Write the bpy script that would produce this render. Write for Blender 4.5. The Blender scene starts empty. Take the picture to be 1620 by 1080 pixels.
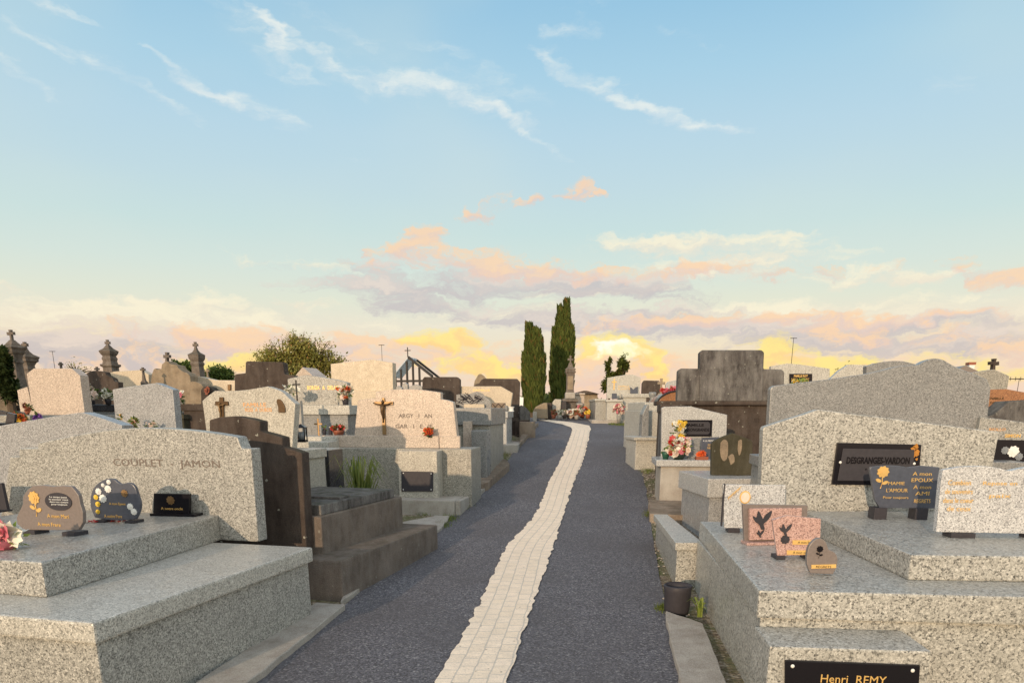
import bpy, bmesh, math, random
from mathutils import Vector, Matrix, noise
R = math.radians
rnd = random.Random(7)
S = bpy.context.scene
COL = S.collection

# ---------------------------------------------------------------- camera
FPX, PV, HZ, EYE = 1150.0, 950.0, 650.0, 1.6          # focal length and rows in photo pixels, eye height in metres
PITCH = math.atan((PV - HZ) / FPX)
CP, SP = math.cos(PITCH), math.sin(PITCH)
cam = bpy.data.cameras.new('camera'); co = bpy.data.objects.new('camera', cam); COL.objects.link(co)
co.location = (0, 0, EYE); co.rotation_euler = (R(90) - PITCH, 0, 0)
cam.sensor_width = 36; cam.lens = 36 * FPX / 1620; cam.shift_y = (PV - 540) / 1620
cam.clip_start = 0.05; cam.clip_end = 3000
S.camera = co
S.view_settings.view_transform = 'Standard'; S.view_settings.look = 'None'
S.view_settings.exposure = 0.12; S.view_settings.gamma = 1

def ray(u, v):
    a = (u - 810) / FPX; b = -(v - PV) / FPX
    return Vector((a, CP + b * SP, b * CP - SP))
def s2l(c):
    return tuple((x / 255 / 12.92 if x / 255 <= .04045 else ((x / 255 + .055) / 1.055) ** 2.4) for x in c)

# ---------------------------------------------------------------- sun
SUN_EL, SUN_AZ = 11.0, 202.0        # azimuth clockwise from the viewing direction: low sun behind the camera, a little to its left
sd = Vector((math.sin(R(SUN_AZ)) * math.cos(R(SUN_EL)), math.cos(R(SUN_AZ)) * math.cos(R(SUN_EL)), math.sin(R(SUN_EL))))
sl = bpy.data.lights.new('sun', 'SUN'); sl.energy = 2.7; sl.angle = R(0.6); sl.color = (1.0, .72, .46)
so = bpy.data.objects.new('sun', sl); COL.objects.link(so); so.rotation_euler = sd.to_track_quat('Z', 'Y').to_euler(); so.location = (0, -20, 12)

# ---------------------------------------------------------------- sky
W = bpy.data.worlds.new('World'); S.world = W; W.use_nodes = True
wt = W.node_tree; wt.nodes.clear()
def N(t, **k):
    n = wt.nodes.new(t)
    for a, b in k.items(): setattr(n, a, b)
    return n
def setin(n, i, v):
    if isinstance(v, bpy.types.NodeSocket): wt.links.new(v, n.inputs[i])
    else: n.inputs[i].default_value = v
def M(op, a, b=None, c=None, clamp=False):
    n = N('ShaderNodeMath', operation=op, use_clamp=clamp); setin(n, 0, a)
    if b is not None: setin(n, 1, b)
    if c is not None: setin(n, 2, c)
    return n.outputs[0]
def VM(op, a, b):
    n = N('ShaderNodeVectorMath', operation=op); setin(n, 0, a)
    setin(n, 1, b); return n.outputs[0]
def MIX(f, a, b):
    n = N('ShaderNodeMix', data_type='RGBA'); setin(n, 0, f)
    for i, v in ((6, a), (7, b)):
        if isinstance(v, tuple): v = tuple(v) + ((1,) if len(v) == 3 else ())
        setin(n, i, v)
    return n.outputs[2]
def SS(x, lo, hi, a=0., b=1.):
    n = N('ShaderNodeMapRange', interpolation_type='SMOOTHSTEP'); setin(n, 0, x)
    for i, v in enumerate((lo, hi, a, b)): n.inputs[i + 1].default_value = v
    return n.outputs[0]
tc = N('ShaderNodeTexCoord'); sep = N('ShaderNodeSeparateXYZ'); wt.links.new(tc.outputs['Generated'], sep.inputs[0])
AZ = M('ARCTAN2', sep.outputs[0], sep.outputs[1]); EL = M('ARCSINE', sep.outputs[2])
cmb = N('ShaderNodeCombineXYZ'); setin(cmb, 0, AZ); setin(cmb, 1, EL); P0 = cmb.outputs[0]
def azel(u, v):
    d = ray(u, v).normalized(); return math.atan2(d.x, d.y), math.asin(d.z)
def NOI(vec, scale, detail=6, rough=.6, st=(1, 1, 1), rot=0):
    m = N('ShaderNodeMapping'); setin(m, 0, vec); m.inputs['Rotation'].default_value = (0, 0, rot); m.inputs['Scale'].default_value = st
    n = N('ShaderNodeTexNoise', noise_dimensions='2D'); setin(n, 'Vector', m.outputs[0]); n.inputs['Scale'].default_value = scale
    n.inputs['Detail'].default_value = detail; n.inputs['Roughness'].default_value = rough
    return n.outputs['Fac'], n.outputs['Color']
# domain warp so that no cloud keeps a smooth outline
_, wc = NOI(P0, 9, 5, .62, (1, 2.0, 1))
wv = VM('SUBTRACT', wc, (.5, .5, .5))
P = VM('ADD', P0, VM('MULTIPLY', wv, (.11, .04, 0)))
_, wc2 = NOI(P0, 34, 4, .6, (1, 1.5, 1))
PF = VM('ADD', P, VM('MULTIPLY', VM('SUBTRACT', wc2, (.5, .5, .5)), (.03, .016, 0)))
ramp = N('ShaderNodeValToRGB'); cr = ramp.color_ramp
stops = [(700, (205, 205, 205)), (645, (244, 206, 188)), (600, (248, 214, 182)), (560, (244, 222, 188)), (520, (239, 226, 203)), (480, (226, 228, 208)), (430, (212, 226, 217)),
         (370, (199, 222, 221)), (300, (192, 217, 225)), (220, (183, 213, 228)), (120, (168, 207, 228)), (0, (150, 196, 224)), (-160, (148, 188, 218)), (-420, (190, 198, 214))]
elf = lambda v: azel(810, v)[1]
e0, e1 = elf(700), elf(-420)
while len(cr.elements) < len(stops): cr.elements.new(.5)
for e, (v, c) in zip(cr.elements, stops):
    e.position = (elf(v) - e0) / (e1 - e0); e.color = s2l(c) + (1,)
mr = N('ShaderNodeMapRange'); setin(mr, 0, EL); mr.inputs[1].default_value = e0; mr.inputs[2].default_value = e1
wt.links.new(mr.outputs[0], ramp.inputs[0]); sky = ramp.outputs[0]
nf, _ = NOI(P0, 2.2, 3, .5, (1, 2, 1))
sky = MIX(SS(nf, .35, .7, 0, .25), sky, s2l((214, 226, 218)))
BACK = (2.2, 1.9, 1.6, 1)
# unseen sky behind the viewer, boosted and warmed to throw more light on the stones
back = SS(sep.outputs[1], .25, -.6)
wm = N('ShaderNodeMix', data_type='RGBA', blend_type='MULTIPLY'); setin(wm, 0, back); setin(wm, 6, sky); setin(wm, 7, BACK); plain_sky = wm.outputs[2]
lowsky = sky
def chain(vec, dep):        # the same vector, but worked out only after dep, so that the long node tree needs little memory
    n = N('ShaderNodeVectorMath', operation='MULTIPLY_ADD'); setin(n, 0, dep); setin(n, 1, (1e-9, 1e-9, 1e-9)); setin(n, 2, vec); return n.outputs[0]
def layer(sky, els, top, bot, amp=.9, scale=26, k=1.1, lo=.25, hi=.75, st=(1, 2.4, 1), rot=0, src=None, base=.5, det=7, lift=1.0, gro=1.75):
    src = chain(src or PF, sky); tot = None; ty = None; src0 = src
    for e in els:
        if tot is not None: src = chain(src0, ty)
        u, v, ru, rv = e[:4]; a = e[4] if len(e) > 4 else 0; w = e[5] if len(e) > 5 else 1
        az, el = azel(u, v); sc = abs(azel(u + 5, v)[0] - az) / 5; se = abs(azel(u, v + 5)[1] - el) / 5
        m = N('ShaderNodeMapping', vector_type='TEXTURE'); setin(m, 0, src)
        m.inputs['Location'].default_value = (az, el, 0); m.inputs['Rotation'].default_value = (0, 0, R(-a)); m.inputs['Scale'].default_value = (ru * sc * gro, rv * se * gro, 1)
        ln = N('ShaderNodeVectorMath', operation='LENGTH'); wt.links.new(m.outputs[0], ln.inputs[0])
        q = SS(ln.outputs['Value'], 1.0, 0.0, 0, w)
        q.node.inputs[1].default_value = 0.0; q.node.inputs[2].default_value = 1.0; q.node.inputs[3].default_value = w; q.node.inputs[4].default_value = 0
        sy = N('ShaderNodeVectorMath', operation='DOT_PRODUCT'); setin(sy, 0, m.outputs[0]); setin(sy, 1, (0, 1, 0))
        yy = M('MULTIPLY', sy.outputs['Value'], q)
        tot = q if tot is None else M('ADD', tot, q)
        ty = yy if ty is None else M('ADD', ty, yy)
    src = chain(src0, ty); f, _ = NOI(src, scale, det, .62, st, rot)
    d = M('ADD', tot, M('MULTIPLY', M('SUBTRACT', f, .52), k))
    d = M('MULTIPLY', d, SS(tot, .0, .3))
    al = SS(d, lo, hi, 0, amp)
    loc = M('DIVIDE', ty, M('ADD', tot, .05))
    sh = M('ADD', M('MULTIPLY', loc, lift), M('MULTIPLY', M('SUBTRACT', f, .5), 2.2))
    c = MIX(SS(M('ADD', sh, base), .1, .9), bot, top)
    return MIX(al, sky, c)
cir0 = [(425, 30, 30, 14, 55), (455, 75, 42, 13, 40), (520, 103, 60, 13, 28), (600, 128, 60, 15, 18), (680, 140, 55, 15, 12), (745, 158, 50, 16, 15), (800, 180, 38, 13, 35), (845, 195, 22, 12, 10),
       (880, 100, 40, 12, 30), (960, 145, 70, 14, 30), (1040, 185, 60, 12, 20), (1120, 205, 70, 9, 6), (270, 112, 50, 10, 22), (330, 140, 50, 13, 28), (400, 172, 70, 16, 20, .7), (470, 195, 50, 13, 25, .6),
       (50, 62, 50, 10, 28, .8), (120, 88, 60, 11, 22, .8), (180, 112, 50, 13, 25, .8), (50, 130, 60, 12, 28, .6), (250, 150, 60, 10, 30, .6), (100, 18, 50, 8, 12, .6), (915, 35, 60, 26, -20, .5), (560, 60, 90, 22, 20, .45),
       (1090, 60, 60, 12, 20, .4), (1510, 125, 70, 30, 0, .38), (840, 215, 70, 10, 30, .5), (560, 258, 30, 5, 12, .6), (420, 60, 120, 40, 30, .3), (760, 120, 120, 26, 15, .35)]
cir = [tuple(e[:4]) + ((e[4] if len(e) > 4 else 0), 1.35 * (e[5] if len(e) > 5 else 1)) for e in cir0]
highsky = layer(sky, cir, s2l((240, 243, 236)), s2l((216, 228, 232)), amp=.74, scale=14, k=3.4, lo=.0, hi=2.2, st=(.7, 3.4, 1), src=P, rot=R(24), det=8, base=.5)
cream = [(1050, 385, 120, 16), (1190, 395, 110, 22, 0, .8), (1130, 425, 210, 22, 0, .8), (1400, 438, 130, 14, 0, .9), (1480, 436, 80, 8, -8, .8), (900, 460, 180, 14, 0, .5), (20, 455, 50, 9), (140, 492, 170, 15, 0, .8), (240, 474, 45, 12), (345, 482, 50, 16),
         (465, 482, 48, 9), (420, 415, 110, 10, 5, .5), (510, 425, 50, 10, 20, .5), (760, 500, 140, 16, 0, .8), (1120, 488, 180, 14, 0, .7), (1350, 480, 200, 16, 0, .6), (1500, 495, 150, 20, 0, .8), (960, 462, 90, 6, 0, .8), (330, 512, 360, 22, 0, .75)]
highsky = layer(highsky, [(172, 254, 20, 9, 15, .9)], s2l((196, 198, 208)), s2l((176, 186, 202)), amp=.7, scale=18, k=2.6, lo=.2, hi=1.1)
sky = layer(lowsky, cream, s2l((250, 240, 212)), s2l((238, 226, 205)), amp=.85, scale=13, k=2.6, lo=.1, hi=1.2, st=(1, 4, 1))
grey = [(800, 448, 240, 20, 3), (620, 462, 110, 12), (640, 482, 70, 9), (960, 456, 90, 12, 3), (860, 498, 110, 14), (730, 500, 80, 9, 8, .9), (1180, 520, 240, 17, 2), (1000, 515, 110, 12), (1300, 535, 110, 14, 0, .8), (1480, 512, 90, 10), (120, 540, 260, 24), (60, 560, 140, 26), (260, 565, 110, 18, 0, .8),
        (1060, 492, 90, 6), (1390, 548, 160, 14, 0, .8), (560, 560, 80, 14, 0, .7), (1560, 545, 100, 16, 0, .8), (1120, 445, 20, 7, 0, .8)]
sky = layer(sky, grey, s2l((228, 212, 202)), s2l((196, 188, 191)), amp=.8, scale=14, k=3.8, lo=.08, hi=1.3, st=(1, 4.6, 1), base=.3, gro=2.15)
pink = [(765, 333, 40, 14, -18, 1.3), (840, 318, 20, 9, -20, 1.2), (898, 303, 20, 11), (935, 308, 28, 5, 0, .7), (685, 368, 34, 14, 10), (655, 385, 40, 16, -20), (640, 404, 60, 16, -5), (568, 403, 13, 9), (740, 414, 60, 20), (800, 424, 60, 15), (870, 424, 70, 14, 3), (950, 436, 80, 12, 3), (600, 425, 60, 9, 0, .7),
        (1080, 425, 55, 13), (1150, 425, 60, 15), (1215, 438, 30, 9), (1291, 430, 24, 11, 12), (1425, 427, 50, 7, 0, .7), (1528, 415, 24, 11, 20), (1575, 422, 36, 14, 15), (1615, 440, 22, 18),
        (980, 508, 90, 10), (1090, 505, 80, 10), (1200, 502, 110, 11), (1290, 505, 60, 12), (1350, 495, 26, 14, 15), (1390, 505, 50, 10, 8), (1490, 502, 85, 11), (1370, 528, 60, 9, 10, .8), (1430, 535, 110, 10, 0, .7), (1560, 560, 110, 14, 0, .7),
        (200, 525, 40, 12, 0, .8), (310, 528, 42, 20), (350, 545, 60, 18), (410, 532, 40, 16), (250, 575, 120, 22, 0, .8), (530, 540, 55, 18), (480, 560, 120, 24, 0, .7), (620, 575, 90, 26), (640, 545, 50, 14, 0, .7), (740, 560, 70, 16), (860, 590, 90, 36), (970, 590, 60, 28), (1060, 585, 60, 28), (900, 530, 40, 16, 0, .7), (1120, 500, 30, 8), (1640, 545, 60, 18)]
sky = layer(sky, pink, s2l((252, 212, 172)), s2l((230, 202, 190)), amp=.82, scale=24, k=4.2, lo=.15, hi=1.35, st=(1, 2.0, 1), base=.5, gro=1.95)
yel = [(700, 537, 50, 13), (735, 532, 26, 10), (670, 545, 30, 8), (765, 572, 60, 15, 15), (720, 582, 45, 12), (800, 596, 50, 9, 10), (935, 545, 34, 16), (985, 553, 60, 26), (1020, 570, 36, 26, 50), (1045, 600, 36, 12, 45), (1242, 555, 34, 26), (1215, 575, 36, 16, -40), (1335, 572, 58, 15), (1310, 590, 60, 18), (420, 570, 50, 12), (370, 578, 60, 12), (490, 552, 30, 8, 0, .7), (300, 590, 60, 12, 0, .6), (1470, 572, 60, 10, 0, .7), (1600, 590, 70, 16, 0, .8)]
sky = layer(sky, yel, s2l((255, 232, 138)), s2l((255, 214, 140)), amp=.9, scale=26, k=2.6, lo=.1, hi=1.1, st=(1, 1.7, 1), base=.55, gro=1.9)
hot = [(958, 553, 26, 17), (996, 551, 20, 13), (975, 560, 50, 20, 0, .5)]
sky = layer(sky, hot, s2l((255, 255, 238)), s2l((255, 246, 190)), amp=1.0, scale=30, k=1.2, lo=.1, hi=.9, st=(1, 1.5, 1))
nis = N('ShaderNodeTexSky', sky_type='NISHITA', sun_disc=False, sun_elevation=R(SUN_EL), sun_rotation=R(SUN_AZ))
def BG(c, st=1.0):
    n = N('ShaderNodeBackground'); setin(n, 0, c); n.inputs[1].default_value = st; return n.outputs[0]
def MS(f, a, b):
    n = N('ShaderNodeMixShader'); setin(n, 0, f); wt.links.new(a, n.inputs[1]); wt.links.new(b, n.inputs[2]); return n.outputs[0]
# clouds are only worked out where there are any: a low bank, a high veil, and clear sky around them
cloudy = MS(M('GREATER_THAN', EL, elf(268)), BG(sky), BG(highsky))
side = M('MULTIPLY', M('LESS_THAN', M('ABSOLUTE', AZ), 1.25), M('MULTIPLY', M('GREATER_THAN', EL, -.01), M('LESS_THAN', EL, elf(-160))))
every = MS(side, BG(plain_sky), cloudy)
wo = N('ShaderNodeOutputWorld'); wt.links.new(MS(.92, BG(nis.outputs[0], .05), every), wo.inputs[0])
W.cycles.sampling_method = 'NONE'

# ---------------------------------------------------------------- materials
class MT:
    def __init__(s, name, rough=.6, spec=.5, metal=0):
        s.m = bpy.data.materials.new(name); s.m.use_nodes = True; s.t = s.m.node_tree
        s.b = s.t.nodes['Principled BSDF']; s.b.inputs['Roughness'].default_value = rough; s.b.inputs['Metallic'].default_value = metal
        s.b.inputs['Specular IOR Level'].default_value = spec
        s.tc = s.t.nodes.new('ShaderNodeTexCoord')
    def n(s, t, **k):
        n = s.t.nodes.new(t)
        for a, b in k.items(): setattr(n, a, b)
        return n
    def i(s, n, i, v):
        if isinstance(v, bpy.types.NodeSocket): s.t.links.new(v, n.inputs[i])
        else: n.inputs[i].default_value = v
    def noise(s, scale, detail=4, rough=.6, st=(1, 1, 1), coord='Object'):
        m = s.n('ShaderNodeMapping'); s.i(m, 0, s.tc.outputs[coord]); m.inputs['Scale'].default_value = st
        o = s.n('ShaderNodeTexNoise'); s.i(o, 'Vector', m.outputs[0]); o.inputs['Scale'].default_value = scale; o.inputs['Detail'].default_value = detail; o.inputs['Roughness'].default_value = rough
        return o.outputs['Fac']
    def voro(s, scale, st=(1, 1, 1), feature='F1', coord='Object'):
        m = s.n('ShaderNodeMapping'); s.i(m, 0, s.tc.outputs[coord]); m.inputs['Scale'].default_value = st
        o = s.n('ShaderNodeTexVoronoi', feature=feature); s.i(o, 'Vector', m.outputs[0]); o.inputs['Scale'].default_value = scale
        return o
    def ramp(s, f, stops, interp='LINEAR'):
        r = s.n('ShaderNodeValToRGB'); s.i(r, 0, f); c = r.color_ramp; c.interpolation = interp
        while len(c.elements) < len(stops): c.elements.new(.5)
        for e, (p, col) in zip(c.elements, stops):
            e.position = p; e.color = (tuple(col) if not isinstance(col, (int, float)) else (col,) * 3) + (1,)
        return r.outputs[0]
    def mix(s, f, a, b, bt='MIX'):
        n = s.n('ShaderNodeMix', data_type='RGBA', blend_type=bt); s.i(n, 0, f)
        for i, v in ((6, a), (7, b)): s.i(n, i, tuple(v) + (1,) if isinstance(v, tuple) else v)
        return n.outputs[2]
    def bump(s, h, dist=.002, st=.5):
        n = s.n('ShaderNodeBump'); s.i(n, 'Height', h); n.inputs['Distance'].default_value = dist; n.inputs['Strength'].default_value = st
        s.t.links.new(n.outputs[0], s.b.inputs['Normal'])
    def col(s, c):
        s.i(s.b, 'Base Color', tuple(c) + (1,) if isinstance(c, tuple) else c); return s
    def gloss(s, r): s.i(s.b, 'Roughness', r); return s

def granite(name, dark, mid, light, grain=85, rough=.35, stain=.24, moss=0):
    t = MT(name, rough, .4)
    v = t.voro(grain * 1.55); v2 = t.voro(grain * 3.3)
    wn = t.n('ShaderNodeTexNoise'); t.i(wn, 'Vector', t.tc.outputs['Object']); wn.inputs['Scale'].default_value = grain * 1.6; wn.inputs['Detail'].default_value = 2
    for q in (v, v2):
        mp_ = q.inputs['Vector'].links[0].from_node; a_ = t.n('ShaderNodeVectorMath', operation='MULTIPLY_ADD'); t.i(a_, 0, wn.outputs['Color']); a_.inputs[1].default_value = (1.1 / grain,) * 3; t.i(a_, 2, mp_.outputs[0]); t.t.links.new(a_.outputs[0], q.inputs['Vector'])
    se = t.n('ShaderNodeSeparateColor'); t.i(se, 0, v.outputs['Color'])
    se2 = t.n('ShaderNodeSeparateColor'); t.i(se2, 0, v2.outputs['Color'])
    mid2 = tuple(a * .62 + b * .38 for a, b in zip(mid, light))
    c1 = t.ramp(se.outputs[0], [(0, dark), (.2, tuple(x * .7 for x in mid)), (.38, mid), (.68, mid2), (.86, light)], 'CONSTANT')
    c2 = t.ramp(se2.outputs[1], [(0, dark), (.16, mid), (.75, light)], 'CONSTANT')
    c = t.mix(.38, c1, c2)
    n = t.noise(3.2, 5, .65)
    c = t.mix(t.ramp(n, [(.35, 0), (.75, stain)]), c, tuple(x * .62 for x in mid))
    f = t.noise(14, 5, .7, (1, 1, .12))
    c = t.mix(t.ramp(f, [(.5, 0), (.8, stain * 1.3)]), c, tuple(x * .5 for x in mid))
    if moss:
        m = t.noise(5, 6, .7); c = t.mix(t.ramp(m, [(.5, 0), (.66, moss)]), c, (.06, .055, .03))
    t.col(c); t.gloss(t.ramp(t.noise(9, 4), [(.3, max(.08, rough - .1)), (.7, rough + .12)])); return t.m
def old_stone(name, base, dark, light, streak=.6, lichen=.4, rough=.95, moss=.5):
    t = MT(name, rough, .15)
    n = t.noise(4, 7, .7); c = t.mix(t.ramp(n, [(.3, 0), (.65, 1)]), dark, base)
    st = t.noise(7, 7, .7, (1, 1, .3)); c = t.mix(t.ramp(st, [(.40, 0), (.72, streak)]), c, light)
    g = t.noise(120, 3, .7); c = t.mix(t.ramp(g, [(.3, .45), (.6, 0)]), c, tuple(x * .3 for x in dark))
    v = t.voro(13); l = t.noise(40, 3)
    dd = t.n('ShaderNodeMath', operation='ADD'); t.i(dd, 0, v.outputs['Distance']); t.i(dd, 1, l)
    sep = t.n('ShaderNodeSeparateColor'); t.i(sep, 0, v.outputs['Color'])
    big = t.ramp(sep.outputs[0], [(.0, 0), (.72, 1)], 'CONSTANT')
    spot = t.mix(1.0, t.ramp(dd.outputs[0], [(.56, lichen), (.66, 0)]), big, 'MULTIPLY')
    c = t.mix(spot, c, (.42, .42, .36))
    geo = t.n('ShaderNodeNewGeometry'); sx = t.n('ShaderNodeSeparateXYZ'); t.i(sx, 0, geo.outputs['Normal'])
    up = t.n('ShaderNodeMath', operation='MULTIPLY'); t.i(up, 0, t.ramp(sx.outputs[2], [(.4, 0), (.9, 1)])); t.i(up, 1, t.ramp(t.noise(11, 5), [(.35, 0), (.65, moss)]))
    c = t.mix(up.outputs[0], c, (.055, .06, .025))
    t.col(c); h = t.n('ShaderNodeMath', operation='ADD'); t.i(h, 0, n); t.i(h, 1, g); t.bump(h.outputs[0], .012, .7); return t.m
def plain(name, c, rough=.5, metal=0, spec=.5, var=.0, sc=30):
    t = MT(name, rough, spec, metal)
    if var: c = t.mix(t.ramp(t.noise(sc, 4), [(.3, 0), (.7, var)]), tuple(c), tuple(x * .35 for x in c))
    t.col(c if not isinstance(c, tuple) else tuple(c)); return t.m
def leafy(name, a, b, rough=.6, warm=None):
    t = MT(name, rough, .25); geo = t.n('ShaderNodeNewGeometry'); n = t.noise(2.5, 4)
    c = t.mix(t.ramp(geo.outputs['Random Per Island'], [(0, 0), (1, 1)]), a, b)
    c = t.mix(t.ramp(n, [(.35, .0), (.7, .55)]), c, tuple(x * .55 for x in a))
    if warm: c = t.mix(t.ramp(geo.outputs['Random Per Island'], [(.9, 0), (.93, 1)], 'CONSTANT'), c, warm)
    t.col(c)
    tr = t.n('ShaderNodeBsdfTranslucent'); t.i(tr, 0, c); mxs = t.n('ShaderNodeMixShader'); mxs.inputs[0].default_value = .4
    out = [x for x in t.t.nodes if x.type == 'OUTPUT_MATERIAL'][0]
    t.t.links.new(t.b.outputs[0], mxs.inputs[1]); t.t.links.new(tr.outputs[0], mxs.inputs[2]); t.t.links.new(mxs.outputs[0], out.inputs[0]); return t.m

GR = granite('grey_granite', (0.052, 0.052, 0.049), (0.319, 0.314, 0.29), (0.599, 0.589, 0.541), 78)
VARY = {}
GRL = granite('pale_granite', (0.111, 0.108, 0.098), (0.456, 0.445, 0.402), (0.738, 0.717, 0.651), 92)
GRS = granite('salt_and_pepper_granite', (0.034, 0.034, 0.033), (0.376, 0.371, 0.339), (0.621, 0.612, 0.564), 62)
GRB = granite('blue_grey_granite', (0.052, 0.055, 0.058), (0.227, 0.232, 0.232), (0.402, 0.402, 0.393), 95, .3)
GRP = granite('pink_granite', (0.176, 0.143, 0.121), (0.506, 0.413, 0.341), (0.77, 0.66, 0.55), 85)
GRW = granite('beige_granite', (0.269, 0.224, 0.168), (0.56, 0.47, 0.347), (0.717, 0.627, 0.493), 100, .45)
GRD = granite('dark_granite', (.012, .012, .014), (.03, .03, .034), (.09, .09, .1), 160, .18)
POL = granite('speckled_white_plaque', (.10, .10, .11), (.5, .51, .52), (.75, .76, .76), 95, .25)
PNK = granite('pink_speckled_plaque', (.10, .05, .05), (.52, .33, .29), (.66, .47, .42), 110, .25)
RUST = granite('rust_granite', (.07, .03, .02), (.33, .15, .07), (.46, .24, .11), 90, .3)
OLD = old_stone('dark_weathered_concrete', (.10, .077, .064), (.042, .032, .028), (.18, .15, .13), .5, .9)
OLD6 = old_stone('brown_grey_concrete', (.23, .19, .16), (.11, .09, .075), (.33, .29, .26), .5, .4, moss=.3)
OLD2 = old_stone('streaked_grey_concrete', (.14, .13, .127), (.038, .034, .033), (.36, .35, .33), .65, .4)
OLD3 = old_stone('beige_weathered_stone', (.38, .30, .21), (.18, .14, .10), (.5, .42, .32), .4, .3, moss=.2)
OLD4 = old_stone('grey_carved_stone', (.20, .165, .14), (.07, .055, .045), (.36, .32, .28), .5, .4)
OLD5 = old_stone('mossy_headstone', (.085, .078, .05), (.045, .042, .028), (.15, .14, .11), .5, .3)
CONC = old_stone('pale_kerb_concrete', (.50, .47, .42), (.32, .28, .24), (.64, .61, .56), .4, .2, moss=.12)
CONB = old_stone('brown_kerb_stone', (.32, .25, .19), (.16, .12, .09), (.46, .40, .33), .5, .4, moss=.25)
for base, vs in ((GR, [((.055, .052, .046), (.30, .285, .25), (.55, .53, .46), 74, .4, .4), ((.06, .06, .065), (.30, .305, .31), (.56, .565, .57), 96, .3, .2)]),
                 (GRL, [((.11, .10, .085), (.46, .435, .375), (.72, .68, .59), 84, .45, .45), ((.10, .10, .105), (.43, .43, .42), (.70, .70, .68), 110, .3, .2)])):
    VARY[base.name] = [base] + [granite(base.name + '_tone', *v) for v in vs]
BLK = plain('black_polished_stone', (.012, .011, .014), .2, spec=.2)
SLATE = plain('slate_plaque', (.085, .095, .125), .3, var=.4)
BROWNP = plain('brown_plaque_stone', (.21, .175, .16), .35, var=.35, sc=60)
CHAR = plain('charcoal_panel', (.05, .047, .055), .5, var=.3, spec=.2)
GOLD = plain('gilt_lettering', (.75, .48, .16), .35, .3)
ORNG = plain('faded_orange_lettering', (.72, .36, .13), .6)
BRZ = plain('aged_bronze', (.11, .065, .03), .45, .6, var=.5)
BRZL = plain('bright_bronze', (.30, .19, .09), .4, .6, var=.3)
GREYL = plain('dull_grey_lettering', (.16, .13, .11), .7)
WHT = plain('white_enamel', (.75, .75, .72), .4)
IRON = plain('dark_iron', (.03, .028, .027), .6, .5)
STEEL = leafy('pale_blue_roof_sheet', (.8, .86, .9), (.8, .86, .9))
RED = plain('red_petals', (.45, .025, .02), .6, var=.3)
ORA = plain('orange_petals', (.72, .13, .03), .6, var=.2)
RSTP = plain('rust_stain', (.5, .21, .03), .8, var=.5, sc=60)
ROSE = plain('pink_petals', (.68, .2, .25), .6, var=.3)
PALE = plain('pale_petals', (.78, .62, .52), .6, var=.2)
WPET = plain('white_petals', (.78, .76, .66), .6, var=.2)
YEL = plain('yellow_petals', (.8, .55, .06), .6, var=.2)
PUR = plain('purple_petals', (.19, .08, .36), .6, var=.2)
BLU = plain('cobalt_glaze', (.02, .04, .16), .25)
GRN = plain('green_pot', (.02, .09, .055), .4)
DGR = plain('dark_green_pot', (.02, .035, .025), .5)
TERR = plain('terracotta', (.3, .09, .045), .6, var=.3)
GLS = plain('grey_glass', (.2, .22, .24), .1)
LEAF = leafy('bouquet_leaves', (.08, .13, .04), (.2, .27, .07))
LIME = leafy('lime_leaves', (.3, .38, .07), (.42, .5, .14))
CYPL = leafy('cypress_foliage', (.075, .105, .025), (.19, .22, .05), warm=(.2, .13, .04))
BRDL = leafy('broadleaf_foliage', (.26, .26, .06), (.5, .45, .14), warm=(.5, .3, .12))
CONL = leafy('conifer_foliage', (.035, .06, .02), (.075, .10, .03))
GRSM = leafy('grass_blades', (.10, .15, .03), (.3, .33, .09))
BARK = plain('bark', (.10, .07, .045), .95, var=.5)

# asphalt, paving strip and ground
t = MT('asphalt', .85, .3)
v = t.voro(95); s1 = t.n('ShaderNodeSeparateColor'); t.i(s1, 0, v.outputs['Color'])
c = t.ramp(s1.outputs[0], [(0, (.075, .074, .082)), (.35, (.132, .132, .150)), (.75, (.205, .203, .222)), (.94, (.33, .325, .33))], 'CONSTANT')
c = t.mix(t.ramp(t.noise(.7, 6, .65), [(.38, 0), (.62, .6)]), c, (.10, .095, .10))
c = t.mix(t.ramp(t.noise(6, 5, .7), [(.55, 0), (.75, .25)]), c, (.16, .155, .15))
t.col(c); hh = t.n('ShaderNodeMath', operation='ADD'); t.i(hh, 0, v.outputs['Distance']); t.i(hh, 1, t.noise(300, 2)); t.bump(hh.outputs[0], .006, .8); ASPH = t.m
t = MT('pale_stone_setts', .8, .3)
br = t.n('ShaderNodeTexBrick'); mp = t.n('ShaderNodeMapping'); t.i(mp, 0, t.tc.outputs['UV'])
wn = t.n('ShaderNodeTexNoise'); t.i(wn, 'Vector', t.tc.outputs['UV']); wn.inputs['Scale'].default_value = 7
wa = t.n('ShaderNodeVectorMath', operation='MULTIPLY_ADD'); t.i(wa, 0, wn.outputs['Color']); wa.inputs[1].default_value = (.018, .018, 0); t.i(wa, 2, mp.outputs[0])
t.i(br, 'Vector', wa.outputs[0]); br.inputs['Color1'].default_value = (.92, .77, .60, 1); br.inputs['Color2'].default_value = (.85, .71, .54, 1); br.inputs['Mortar'].default_value = (.62, .56, .47, 1)
br.inputs['Scale'].default_value = 1; br.inputs['Brick Width'].default_value = .145; br.inputs['Row Height'].default_value = .105; br.inputs['Mortar Size'].default_value = .005; br.inputs['Bias'].default_value = -.2
c = t.mix(t.ramp(t.noise(9, 6, .7), [(.4, 0), (.8, .4)]), br.outputs[0], (.45, .41, .35))
c = t.mix(t.ramp(t.noise(90, 3, .7), [(.35, .35), (.5, 0)]), c, (.3, .28, .25))
pv = t.voro(9, coord='UV'); c = t.mix(t.ramp(pv.outputs['Distance'], [(.05, .8), (.09, 0)]), c, (.12, .1, .08))
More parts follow.
